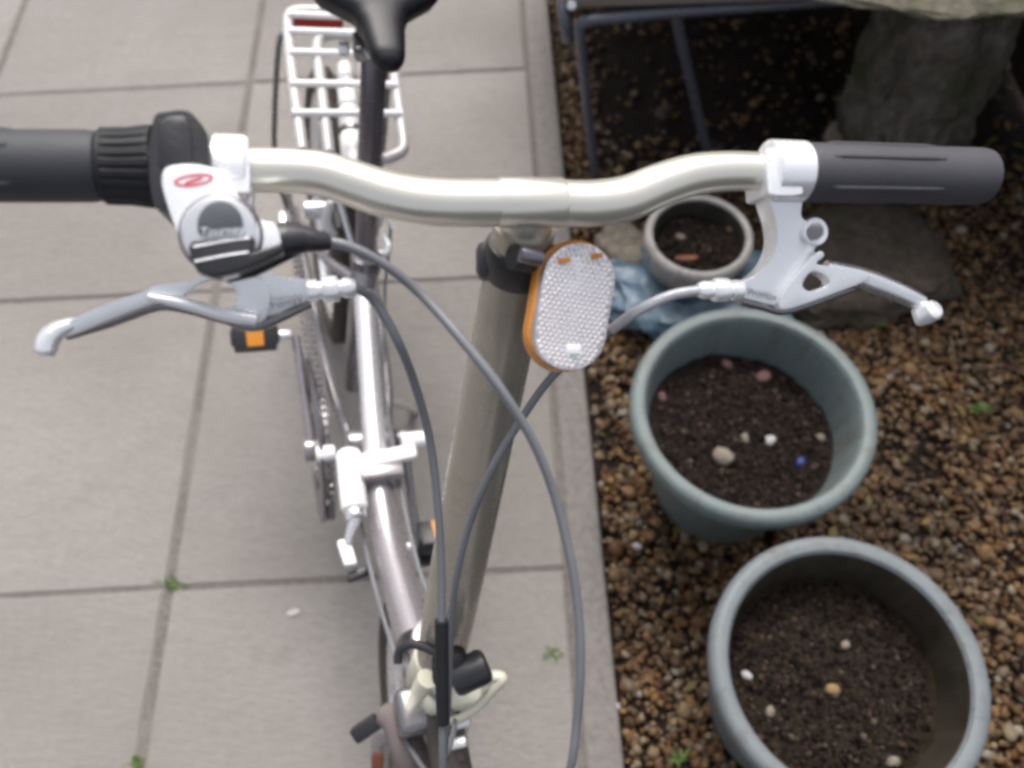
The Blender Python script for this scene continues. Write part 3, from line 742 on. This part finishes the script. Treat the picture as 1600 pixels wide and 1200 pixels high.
# --- drivetrain
bb = B(.48, 0, .27)
def chainring():
    g = G(); c = bb-X_*.070; n = 52; V = []; R0 = .103
    ring = []
    for k in range(n*4):
        a = 2*pi*k/(n*4); r = R0+(.0035 if k % 4 in (1, 2) else -.0015); ring.append((cos(a)*r, sin(a)*r))
    for z in (-.0015, .0015):
        for x, y in ring: V.append(c+X_*z+Y_*x+Z_*y)
        for x, y in ring: V.append(c+X_*z+Y_*x*.80+Z_*y*.80)
    m = n*4; F = []
    for k in range(m):
        k2 = (k+1) % m
        F += [(k, k2, m+k2, m+k), (2*m+k, 3*m+k, 3*m+k2, 2*m+k2), (k, 2*m+k, 2*m+k2, k2), (m+k, m+k2, 3*m+k2, 3*m+k)]
    g.add((V, F))
    for k in range(5):
        a = 2*pi*k/5+.3; d = Y_*cos(a)+Z_*sin(a); g.add(box(c+d*.052+X_*.0, (d, X_, d.cross(X_)), (.09, .004, .016), .2, 1))
    return g.v, g.f
cr = BP('chainring', chainring(), M_steel)
BP('chain_guard', lathe(bb+Y_*.016-X_*.083, X_, [(.078, 0), (.123, 0), (.1255, .0025), (.123, .005), (.078, .005)], 72, closed=True), M_gunm, cr)
def chain():
    g = G(); xo = -.070
    c1 = (.48, .27, .1035); c2 = (.98, .245, .030)
    path = []
    d = sqrt((c2[0]-c1[0])**2+(c2[1]-c1[1])**2); th = atan2(c2[1]-c1[1], c2[0]-c1[0]); al = math.acos((c1[2]-c2[2])/d)
    A0, A1 = th+al, th+2*pi-al
    for k in range(61): a = A0+(A1-A0)*k/60; path.append((c1[0]+cos(a)*c1[2], c1[1]+sin(a)*c1[2]))
    for k in range(21): a = th-al+2*al*k/20; path.append((c2[0]+cos(a)*c2[2], c2[1]+sin(a)*c2[2]))
    path.append(path[0])
    # resample at link pitch
    pts = []; pitch = .0127; acc = 0; pts.append(path[0])
    for a, b_ in zip(path, path[1:]):
        L = sqrt((b_[0]-a[0])**2+(b_[1]-a[1])**2); t = pitch-acc
        while t <= L: pts.append((a[0]+(b_[0]-a[0])*t/L, a[1]+(b_[1]-a[1])*t/L)); t += pitch
        acc = (acc+L) % pitch
    for i in range(len(pts)-1):
        a, b_ = pts[i], pts[i+1]; pa, pb = B(a[0], xo, a[1]), B(b_[0], xo, b_[1]); dr = (pb-pa).normalized(); up = X_.cross(dr)
        wd = .0042 if i % 2 else .0028
        for sg in (-1, 1): g.add(box((pa+pb)/2+X_*sg*wd, (dr, X_, up), (.0155, .0011, .0085), .3, 1))
        g.add(lathe(pa-X_*.005, X_, [(.0028, 0), (.0028, .010)], 8))
    return g.v, g.f
ch = BP('chain', chain(), M_steel, ang=30); ch['kind'] = 'stuff'
BP('sprocket', cyl(B(.98, -.074, .245), B(.98, -.064, .245), .029), M_steel)
dr_ = BP('derailleur', box(B(.985, -.082, .19), (X_, Y_, Z_), (.014, .03, .07), .3, 2), M_alloy2)
def crank(l0, l1, s1, h1, m=M_frame):
    a = B(.48, l0, .27); b_ = B(s1, l1, h1); o = BP('crank', tube([a, a.lerp(b_, .5), b_], [.0145, .0105, .0115], 16, 3, .6, X_), m)
    BP('crank_boss', cyl(B(.48, l0-.012, .27), B(.48, l0+.012, .27), .0175), m, o); return o
ckR = crank(-.086, -.093, .640, .335); ckL = crank(.050, .056, .335, .20, M_steel)
def pedal(s, l, h, side, tilt):
    R = Matrix.Rotation(tilt, 3, X_); ys, zs = R@Y_, R@Z_; c = B(s, l, h)
    g = G()
    g.add(box(c+ys*.030, (X_, ys, zs), (.062, .010, .040), .2, 2)); g.add(box(c-ys*.030, (X_, ys, zs), (.062, .010, .040), .2, 2))
    g.add(box(c+X_*.030, (X_, ys, zs), (.008, .066, .022), .25, 2)); g.add(box(c-X_*.030, (X_, ys, zs), (.008, .066, .022), .25, 2))
    g.add(cyl(c-X_*.035, c+X_*.035, .012))
    o = BP('pedal', (g.v, g.f), M_blk)
    for sg in (-1, 1): BP('pedal_reflector', box(c+ys*sg*.0365, (X_, ys, zs), (.024, .004, .034), .15, 1), M_amber, o)
    BP('pedal_axle', cyl(c-X_*side*.030, c-X_*side*.052, .007), M_alloy, o); return o
pedal(.645, -.152, .335, -1, radians(120)); pedal(.335, .088, .195, 1, radians(80))
# kickstand
BP('kickstand', tube([B(.56, .02, .25), B(.60, .06, .18), B(.66, .125, .035)], [.009, .008, .008], 12, 4), M_alloy2)
# rear brake
for sg in (-1, 1):
    b_ = BP('brake_arm', tube([B(.765, sg*.030+.004, .42), B(.762, sg*.040+.004, .455), B(.757, sg*.034+.004, .50)], [.009, .008, .006], 12, 4, .6, Y_), M_white)
    BP('brake_pad', box(B(.775, sg*.020+.004, .442), (Y_, X_, Z_), (.045, .010, .011), .25, 2), M_blk, b_)
BP('brake_noodle', tube([B(.757, -.028, .50), B(.752, .0, .518), B(.742, .035, .51), B(.72, .055, .48)], .0032, 8, 4), M_alloy)
# rear derailleur / brake cable along the frame
BP('frame_cable', tube([B(.11, .030, .46), B(.22, .018, .395), B(.38, .016, .37), B(.52, .020, .372), B(.66, .040, .40), B(.74, .055, .47), B(.757, .03, .505)], .0026, 8, 6), M_cable)
BP('frame_cable', tube([B(.12, -.034, .43), B(.25, -.040, .37), B(.38, -.040, .33), B(.56, -.042, .30), B(.80, -.066, .27), B(.98, -.082, .22)], .0026, 8, 6), M_cable)

# --- steering post (from folding clamp up to the handlebar)
pt, pb = DP(820, 352, .475), B(.100, .006, .50)
st = BP('steering_post', tube([pb, pb.lerp(pt, .3), pb.lerp(pt, .75), pt], [.0265, .0255, .0215, .0180], 32, 4), M_post)
d_ = (pt-pb).normalized()
BP('post_collar', cyl(pt-d_*.036, pt-d_*.012, .0205, 32, .15), M_blk, st)
BP('inner_post', cyl(pt-d_*.020, pt+d_*.022, .0155, 28, .15), M_bar, st)
BP('collar_ear', box(pt-d_*.026-RT*.014+FW*(.004), (RT, UP, FW), (.022, .024, .02), .3, 2), M_blk, st)
BP('collar_lever', tube([pt-d_*.03+RT*.018-FW*.012, pt-d_*.045+RT*.036-FW*.016, pt-d_*.08+RT*.030-FW*.014], [.0075, .0065, .005], 12, 4, .7), M_blk, st)
# folding clamp at the foot of the post
ft = BP('post_foot', cyl(B(.098, .006, .40), B(.099, .006, .498), .0295, 32, .15), M_cream)
BP('fold_block', box(B(.068, .012, .478), (X_, Y_, Z_), (.062, .052, .045), .25, 3), M_cream, ft)
BP('fold_block', box(B(.055, -.022, .455), (X_, Y_, Z_), (.05, .05, .04), .25, 3), M_steel, ft)
hc = DP(733, 1047, .80)
BP('fold_cap', lathe(hc+RT*.018+UP*.006, (-RT*.8-UP*.35-FW*.1), rodprof(.017, .038, .35), 28), M_blk, ft)
BP('fold_cap', box(DP(702, 1040, .80), (RT, UP, FW), (.032, .034, .03), .25, 3), M_blkd, ft)
lv = [DP(x, y, .82) for x, y in ((700, 1128), (722, 1121), (748, 1103), (768, 1080), (784, 1064), (781, 1057), (760, 1056), (745, 1062), (728, 1080))]
BP('fold_lever', tube(lv, [.0052, .0062, .0066, .007, .0072, .0068, .006, .0052, .004], 12, 4, .7), M_cream, ft)
BP('fold_pivot', cyl(DP(712, 1132, .83), DP(735, 1125, .83), .0055), M_alloy, ft)
BP('fold_bolt', cyl(DP(694, 1166, .80), DP(728, 1158, .80), .0052), M_alloy, ft)
BP('fold_lever_tip', tube([DP(640, 1108, .83), DP(655, 1080, .83), DP(668, 1060, .82)], [.005, .009, .011], 12, 4), M_cream, ft)
# fork
fk = BP('fork', cyl(B(.07, 0, .335), B(.098, 0.004, .44), .0225, 24, .2), M_frame)
for sg in (-1, 1):
    BP('fork_blade', tube([B(.066, sg*.012, .345), B(.062, sg*.042, .335), B(.058, sg*.050, .29), B(.02, sg*.052, .20), B(.0, sg*.05, .245)], [.014, .0145, .013, .009, .009], 16, 4), M_frame, fk)
# front brake bits
BP('brake_noodle', tube([DP(622, 1036, .84), DP(624, 1018, .84), DP(640, 1007, .835), DP(660, 1010, .83), DP(682, 1020, .82)], .0048, 12, 4), M_blk)
fb = BP('brake_arm', tube([DP(600, 1116, .93), DP(622, 1130, .92), DP(640, 1175, .91), DP(655, 1240, .92)], [.013, .018, .020, .017], 18, 4), M_dust)
BP('brake_pad', box(DP(572, 1138, .93), (RT*.8+UP*.55, UP*.8-RT*.55, FW), (.034, .018, .014), .25, 2), M_blk, fb)
BP('wheel_reflector', box(DP(590, 1190, .96), (RT, UP, FW), (.013, .020, .006), .3, 2), M_rust, fb)

# --- handlebar
barpts = [(-210, 259), (-120, 259), (0, 259), (150, 260), (345, 264), (400, 266), (455, 267), (505, 272), (550, 286), (598, 302), (650, 313), (705, 317), (770, 317), (860, 317), (925, 318), (980, 310), (1030, 290), (1080, 274), (1130, 268), (1185, 268), (1260, 269), (1400, 274), (1530, 276)]
bar = BP('handlebar', tube([ZW(x, y) for x, y in barpts], [.0108]*4+[.0112]*3+[.0114, .0120, .0124, .0127]+[.0127]*4+[.0127, .0122, .0118, .0113]+[.0110]*4, 28, 5), M_bar)
BP('clamp_sleeve', tube([ZW(778, 317), ZW(782, 317), ZW(876, 317), ZW(880, 317)], [.0129, .0135, .0135, .0129], 28), M_bar, bar)
# grips
def grip(x0, x1, y0, y1, m, endcap, label=None):
    a, b_ = ZW(x0, y0), ZW(x1, y1); L = (b_-a).length
    R = .0172
    prof = [(R*.80, 0), (R*.97, .002), (R, .006), (R*1.0, L*.3), (R*.985, L*.5), (R*1.0, L*.8), (R, L-.006), (R*.96, L-.002), (R*.80, L)]
    g = BP('grip', lathe(a, b_-a, prof, 40), m)
    # raised strips along the grip
    ax = (b_-a).normalized(); x = (-FW-ax*(-FW).dot(ax)).normalized(); y = ax.cross(x)
    for ang_ in (-.35, .75, -1.1):
        d = x*cos(ang_)+y*sin(ang_)
        BP('grip_rib', tube([a+ax*L*(.10)+d*R*.93, a+ax*L*.14+d*R*.985, a+ax*L*.62+d*R*.975, a+ax*L*.68+d*R*.93], .0016, 8), m, g)
    if label: g['label'] = label
    return g
grip(-270, 163, 259, 260, M_rub, True, 'dark grey rubber grip beside the gear shifter')
grip(1250, 1540, 269.5, 276, M_rubr, True, 'plain worn grey rubber grip')
# twist shifter
def axcyl(x0, x1, y0, y1, prof, n=40):
    a, b_ = ZW(x0, y0), ZW(x1, y1); L = (b_-a).length
    return a, (b_-a).normalized(), L
a, ax, L = axcyl(160, 243, 260, 261, None)
g = G(); x = (-FW-ax*(-FW).dot(ax)).normalized(); y = ax.cross(x)
V = []; F = []; n = 22*4; secs = [(0, .0170, 0), (.002, .0183, .0004), (.006, .0186, .0012), (L*.5, .0187, .0013), (L-.003, .0200, .0012), (L, .0200, 0)]
for z, r, dpt in secs:
    for k in range(n):
        a_ = 2*pi*k/n; rr = r-(dpt if k % 4 == 0 else 0); V.append(a+ax*z+(x*cos(a_)+y*sin(a_))*rr)
for i in range(len(secs)-1):
    for k in range(n): F.append((i*n+k, i*n+(k+1) % n, (i+1)*n+(k+1) % n, (i+1)*n+k))
F.append(tuple(range(n))); F.append(tuple((len(secs)-1)*n+k for k in range(n)))
sh = BP('twist_shifter', (V, F), M_blkd, ang=25)
BP('shifter_ring', lathe(ZW(156, 260), ax, rodprof(.0185, .006, .2), 40), M_blkd, sh)
def outline(pts, off, dfun=None):
    return [ZW(x_, y_, off if dfun is None else dfun(x_, y_)) for x_, y_ in pts]
hs_out = smooth2([(240, 185), (262, 174), (292, 173), (308, 186), (324, 212), (327, 262), (322, 330), (262, 330), (240, 318), (232, 250)], 4)
BP('housing', plate(outline(hs_out, .022), HN, .046, .007, seg=5), M_blk, sh, ang=70)
BP('housing_face', plate(outline([(246, 190), (262, 181), (288, 180), (298, 196), (302, 250), (300, 262), (248, 262)], .0228), HN, .003, .001), M_blk, sh)
fp = smooth2([(256, 266), (268, 259), (300, 257), (330, 262), (352, 275), (372, 305), (392, 336), (412, 346), (430, 350), (438, 372), (436, 386), (418, 394), (398, 402), (380, 424), (345, 434), (312, 424), (296, 400), (276, 360), (261, 318), (253, 286)], 3)
face = BP('shifter_cover', plate(outline(fp, .029), HN, .020, .003, seg=4), M_alloy, sh, ang=60)
dc = ZW(345, 366, .030)
BP('dial_ring', lathe(dc, HN, [(.0165, -.004), (.0176, -.001), (.0176, .0015), (.0165, .0034), (.0130, .0038), (.0, .0036)], 48), M_alloy2, sh)
BP('dial_groove', lathe(dc, HN, [(.0176, -.004), (.0190, -.0025), (.0190, -.0008), (.0176, .0004)], 48), M_gunm, sh)
dw = []
for k in range(25):
    a_ = pi*k/24; dw.append((344+36*cos(a_), 352-38*sin(a_)))
dw += [(309, 362), (314, 368), (376, 361), (381, 356)]
BP('dial_window', plate(outline(dw, .0352), HN, .002, .0003), M_win, sh)
dk = [(299, 376), (330, 373), (393, 366), (399, 376), (394, 394), (440, 378), (444, 392), (404, 412), (372, 424), (335, 433), (308, 424), (297, 404), (294, 386)]
BP('dial_base', plate(outline(dk, .0357), HN, .016, .002, seg=3), M_blk, sh, ang=60)
for (x0, y0, x1, y1) in ((302, 386, 390, 372), (304, 409, 388, 394)):
    BP('trim_line', tube([ZW(x0, y0, .0359), ZW((x0+x1)/2, (y0+y1)/2-1, .0359), ZW(x1, y1, .0359)], .00045, 6, 3), M_ink, sh)
BP('cable_exit', tube([ZW(425, 380, .014), ZW(445, 376, .014), ZW(472, 374, .013), ZW(490, 376, .013), ZW(514, 378, .011)], [.0088, .0085, .0072, .0058, .0045], 20, 4), M_blk, sh)
BP('cable_exit', tube([ZW(350, 424, .016), ZW(390, 410, .016), ZW(430, 396, .014), ZW(465, 384, .012)], [.006, .0075, .006, .0045], 16, 4), M_blkd, sh)
# red oval mark on the cover
rg_o = [(302+31*cos(a_)*.99, 281+9.5*sin(a_)-.12*31*cos(a_)) for a_ in [2*pi*k/40 for k in range(40)]]
rg_i = [(302+26*cos(a_), 281+6.0*sin(a_)-.12*26*cos(a_)) for a_ in [2*pi*k/40 for k in range(40)]]
BP('oval_mark', plate(outline(rg_o, .0294), HN, .0007, 0, holes=[outline(rg_i, .0294)]), M_redp, sh, smooth=False)
BP('oval_mark', plate(outline([(288, 285), (300, 280), (315, 276), (317, 279), (303, 283.5), (290, 288)], .0294), HN, .0007, 0), M_redp, sh, smooth=False)
def text(body, px, py, off, height, ang_, m, parent, shear=.25, ext=.0002):
    cu = bpy.data.curves.new('lettering', 'FONT'); cu.body = body; cu.size = 1; cu.extrude = .02; cu.align_x = 'CENTER'; cu.align_y = 'CENTER'; cu.shear = shear
    to = bpy.data.objects.new('tmp', cu); COL.objects.link(to); bpy.context.view_layer.update()
    me = bpy.data.meshes.new_from_object(to.evaluated_get(bpy.context.evaluated_depsgraph_get()))
    vs = [v.co.copy() for v in me.vertices]; fs = [tuple(p.vertices) for p in me.polygons]
    bpy.data.objects.remove(to); c = ZW(px, py, off); rx = (RT-HN*RT.dot(HN)).normalized(); X = rx*cos(ang_)+UP*sin(ang_); Y = -rx*sin(ang_)+UP*cos(ang_)
    out = [c+X*v.x*height+Y*v.y*height+HN*v.z*.01 for v in vs]
    return BP('lettering', (out, fs), m, parent, smooth=False)
text('Tourney', 346, 361, .0374, .0056, radians(7), M_ink, sh)

# brake levers: clamp, body, blade, adjuster
def ldep(x_, y_, base=0.0): return base-.00016*(y_-300)
brL = BP('brake_lever', plate([ZW(x_, y_, ldep(x_, y_, .004)) for x_, y_ in smooth2([(338, 262), (388, 262), (396, 330), (408, 395), (428, 430), (476, 436), (488, 446), (486, 466), (450, 482), (408, 500), (382, 498), (372, 470), (368, 430), (352, 380), (340, 320)], 3)], HN, .016, .004, seg=4), M_alloy, ang=65)
brL['label'] = 'polished brake lever under the gear shifter'
BP('bar_clamp', tube([ZW(335, 264), ZW(338, 264), ZW(385, 265.5), ZW(389, 265.5)], [.0150, .0172, .0172, .0150], 28, 0), M_alloy, brL)
BP('clamp_lug', plate(outline(smooth2([(338, 220), (346, 214), (380, 214), (388, 222), (390, 292), (384, 300), (342, 300), (336, 290)], 3), .014), HN, .026, .004, seg=4), M_alloy, brL, ang=60)
bo = smooth2([(96, 513), (118, 496), (170, 474), (222, 456), (245, 446), (300, 440), (318, 431), (352, 426), (385, 430), (420, 452), (418, 492), (398, 505), (352, 494), (300, 480), (262, 472), (232, 476), (170, 500), (110, 524), (98, 524)], 3)
ho = smooth2([(287, 462), (300, 452), (318, 440), (345, 438), (362, 447), (371, 462), (366, 477), (348, 484), (318, 474)], 3)
bl = BP('lever_blade', plate([ZW(x_, y_, ldep(x_, y_, .010)) for x_, y_ in bo], HN, .0075, .0026, holes=[[ZW(x_, y_, ldep(x_, y_, .010)) for x_, y_ in ho]], seg=4), M_alloy, brL, ang=65)
BP('lever_shade_edge', tube([ZW(104, 524, -.032), ZW(170, 502, -.030), ZW(232, 480, -.029), ZW(262, 477, -.028), ZW(300, 484, -.028), ZW(352, 498, -.028), ZW(402, 508, -.029), ZW(484, 473, -.028)], [.0028, .0036, .0036, .003, .003, .003, .0035, .003], 10, 5), M_steel, brL)  # dark strip added along the lower edge, stands in for its dark reflection
BP('lever_edge', tube([ZW(232, 463, -.014), ZW(300, 477, -.015), ZW(352, 492, -.017), ZW(400, 500, -.019)], [.002, .0032, .0034, .003], 10, 4), M_alloy, brL)
BP('lever_tip', tube([ZW(120, 504, -.026), ZW(96, 513, -.026), ZW(82, 523, -.026), ZW(74, 535, -.026), ZW(71, 548, -.026), ZW(70, 556, -.026)], [.0030, .0046, .0056, .0058, .0056, .0040], 16, 4), M_alloy, brL, ang=60)
def adjuster(x0, y0, x1, y1, dep, parent):
    a, b_ = ZW(x0, y0, dep), ZW(x1, y1, dep); d = (b_-a); L = d.length
    prof = [(.0058, 0), (.0062, L*.05), (.0062, L*.2), (.0050, L*.22), (.0050, L*.30), (.0070, L*.32), (.0073, L*.36), (.0073, L*.60), (.0068, L*.64), (.0048, L*.66), (.0048, L*.72), (.0056, L*.74), (.0056, L*.88), (.0040, L), ]
    BP('barrel_adjuster', lathe(a, d, prof, 24), M_alloy, parent)
adjuster(480, 455, 556, 448, -.020, brL)
text('Promax', 443, 474, -.0195, .0062, radians(12), M_ink2, brL)
brR = BP('brake_lever', plate([ZW(x_, y_, ldep(x_, y_, .004)) for x_, y_ in smooth2([(1200, 262), (1252, 262), (1256, 300), (1252, 335), (1262, 346), (1280, 348), (1286, 362), (1280, 378), (1272, 392), (1276, 400), (1250, 438), (1222, 476), (1180, 470), (1155, 462), (1152, 444), (1178, 432), (1200, 412), (1214, 380), (1212, 345), (1202, 310)], 3)], HN, .016, .004, seg=4), M_alloy, ang=65)
brR['label'] = 'polished brake lever beside the plain worn grip'
BP('bar_clamp', tube([ZW(1196, 268), ZW(1200, 268), ZW(1250, 269.5), ZW(1256, 269.5)], [.0150, .0180, .0180, .0155], 28, 0), M_alloy, brR)
BP('clamp_lug', plate(outline(smooth2([(1198, 240), (1206, 232), (1242, 231), (1252, 240), (1254, 290), (1250, 304), (1206, 304), (1200, 290)], 3), .015), HN, .026, .004, seg=4), M_alloy, brR, ang=60)
BP('clamp_screw', cyl(ZW(1272, 363, -.003), ZW(1272, 363, -.000), .0046), M_steel, brR)
BP('screw_eye', lathe(ZW(1270, 363, -.007), HN, [(.0048, 0), (.0080, .0), (.0086, .001), (.0086, .0025), (.0078, .0036), (.0052, .0036)], 28, closed=True), M_alloy, brR)
bo = smooth2([(1283, 392), (1288, 400), (1276, 412), (1300, 416), (1345, 422), (1360, 430), (1352, 440), (1300, 460), (1262, 474), (1226, 484), (1217, 476), (1224, 458), (1250, 425), (1270, 402)], 3)
ho = smooth2([(1254, 446), (1262, 430), (1274, 424), (1290, 432), (1296, 442), (1284, 450), (1264, 455)], 3)
BP('lever_blade', plate([ZW(x_, y_, ldep(x_, y_, .010)) for x_, y_ in bo], HN, .0080, .0026, holes=[[ZW(x_, y_, ldep(x_, y_, .010)) for x_, y_ in ho]], seg=4), M_alloy, brR, ang=65)
BP('lever_shade_edge', tube([ZW(1158, 470, -.026), ZW(1190, 478, -.027), ZW(1222, 486, -.028), ZW(1262, 476, -.027), ZW(1300, 462, -.026), ZW(1350, 444, -.026)], .0026, 10, 5), M_steel, brR)  # dark strip added below this blade too, in place of a dark reflection
BP('lever_end', tube([ZW(1290, 418, -.016), ZW(1335, 430, -.018), ZW(1365, 441, -.020), ZW(1405, 457, -.022), ZW(1440, 474, -.024)], [.0045, .0062, .0068, .0062, .0055], 16, 4, .75, -FW), M_alloy2, brR)
BP('lever_tip', tube([ZW(1427, 496, -.028), ZW(1434, 494, -.026), ZW(1446, 490, -.022), ZW(1460, 484, -.016), ZW(1464, 482, -.014)], [.0048, .0068, .0070, .0066, .0045], 18, 4), M_alloy, brR, ang=60)
adjuster(1158, 453, 1090, 453, -.022, brR)
text('Promax', 1190, 461, -.0178, .0062, radians(-8), M_ink2, brR)

# --- front reflector
def stadium(cx, cy, w_, h_, ang_, off, n=14, skew=0):
    out = []; rr = w_*.499
    for (qx, qy, a0) in ((w_/2-rr, h_/2-rr*1.05, 0), (-w_/2+rr, h_/2-rr*1.05, pi/2), (-w_/2+rr, -h_/2+rr*1.05, pi), (w_/2-rr, -h_/2+rr*1.05, 3*pi/2)):
        for k in range(n):
            a_ = a0+pi/2*k/(n-1); x_ = qx+rr*cos(a_); y_ = qy+rr*1.05*sin(a_)
            if k == 0 and out and False: continue
            out.append((cx+x_*cos(ang_)-y_*sin(ang_), cy+x_*sin(ang_)+y_*cos(ang_)))
    return [ZW(a_, b_, off(a_, b_)) for a_, b_ in out]
RN = (HN+RT*.28-UP*.02).normalized()
roff = lambda base: (lambda x_, y_: base+.00010*(x_-898)*-1-.0)
rf = BP('reflector', plate(stadium(891, 478, 118, 208, radians(9.5), lambda x_, y_: -.0178-.00012*(x_-891)), RN, .0065, .0025, seg=4), M_amber, ang=60)
rf['label'] = 'clear oval front reflector with an amber back'
ln = BP('reflector_lens', plate(stadium(898, 479, 112, 200, radians(9.5), lambda x_, y_: -.012-.00012*(x_-898)), RN, .006, .003, seg=4), M_lens, rf, ang=60)
def prisms():
    g = G(); ca, sa = cos(radians(9.5)), sin(radians(9.5)); st_ = 8.2; rg = random.Random(4)
    for j in range(-14, 15):
        for i in range(-8, 9):
            u_ = (i+(.5 if j % 2 else 0))*st_; v_ = j*st_*.87
            qy = max(0, abs(v_)-(100-55)); 
            if u_*u_+qy*qy > 50*50: continue
            cx_, cy_ = 898+u_*ca-v_*sa, 479+u_*sa+v_*ca
            dep = -.0118-.00012*(cx_-898); ring = []
            for k in range(6):
                a_ = pi/3*k+pi/6; ring.append(ZW(cx_+4.6*cos(a_), cy_+4.6*sin(a_), -.0120-.00012*(cx_+4.6*cos(a_)-898)))
            ap = ZW(cx_+rg.uniform(-1.2, 1.2), cy_+rg.uniform(-1.2, 1.2), dep)+RN*.00035
            g.add((ring+[ap], [(k, (k+1) % 6, 6) for k in range(6)]))
    return g.v, g.f
BP('lens_prisms', prisms(), M_prism, rf, smooth=False)
BP('lens_rivet', box(ZW(893, 546, -.0105), (RT, UP, RN), (.010, .0052, .002), .3, 2), M_alloy, rf)
BP('lens_clip', box(ZW(932, 400, -.0145), (RT+UP*.15, UP, RN), (.007, .003, .002), .3, 2), M_amber, rf)
BP('lens_clip', box(ZW(880, 407, -.0085), (RT+UP*.15, UP, RN), (.008, .003, .002), .3, 2), M_amber, rf)
BP('reflector_bracket', tube([ZW(800, 402, -.012), ZW(830, 406, -.018), ZW(862, 418, -.032), ZW(880, 450, -.036)], [.007, .0075, .007, .006], 14, 4), M_blk, rf)
BP('bracket_screw', cyl(ZW(812, 396, -.004), ZW(846, 404, -.006), .005), M_gunm, rf)

# --- cables
BP('gear_cable', tube([ZW(505, 377, .011), ZW(545, 385, .012), ZW(600, 413, .010), DP(660, 462, .435), DP(725, 535, .43), DP(785, 612, .43), DP(838, 700, .44), DP(874, 800, .45), DP(898, 910, .455), DP(907, 1020, .46), DP(902, 1120, .47), DP(888, 1215, .48), DP(850, 1330, .52), B(-.11, .03, .60), B(-.06, -.01, .50), B(.05, -.012, .455)], [.0029]+[.0026]*15, 12, 8), M_cable)
BP('brake_cable', tube([ZW(548, 449, -.020), ZW(566, 455, -.024), ZW(588, 474, -.03), DP(620, 530, .47), DP(648, 600, .49), DP(672, 690, .51), DP(684, 790, .52), DP(689, 880, .53), DP(690, 975, .54), DP(691, 1075, .55), DP(693, 1220, .57), DP(698, 1330, .62), B(-.07, -.005, .56), B(-.005, -.028, .47), B(.04, -.04, .43)], [.0027]*15, 12, 8), M_cable)
BP('cable_boot', tube([DP(690, 970, .539), DP(691, 1075, .549), DP(692, 1130, .555)], [.0046, .0046, .0042], 14, 3), M_blkd)
BP('brake_cable', tube([ZW(1098, 453, -.022), ZW(1050, 461, -.024), ZW(1000, 484, -.03), ZW(955, 515, -.045), DP(905, 552, .515), DP(858, 594, .53), DP(810, 662, .54), DP(765, 740, .55), DP(730, 830, .57), DP(710, 920, .59), DP(703, 1010, .62), DP(700, 1100, .66), DP(696, 1180, .72), B(.03, .0, .535), B(.075, -.02, .49)], [.0029, .0028]+[.0027]*13, 12, 8), M_cable)
BP('cable_sheath', tube([ZW(1098, 453, -.022), ZW(1050, 461, -.024), ZW(1000, 484, -.03), ZW(955, 515, -.045)], .0033, 12, 8), M_cable2)
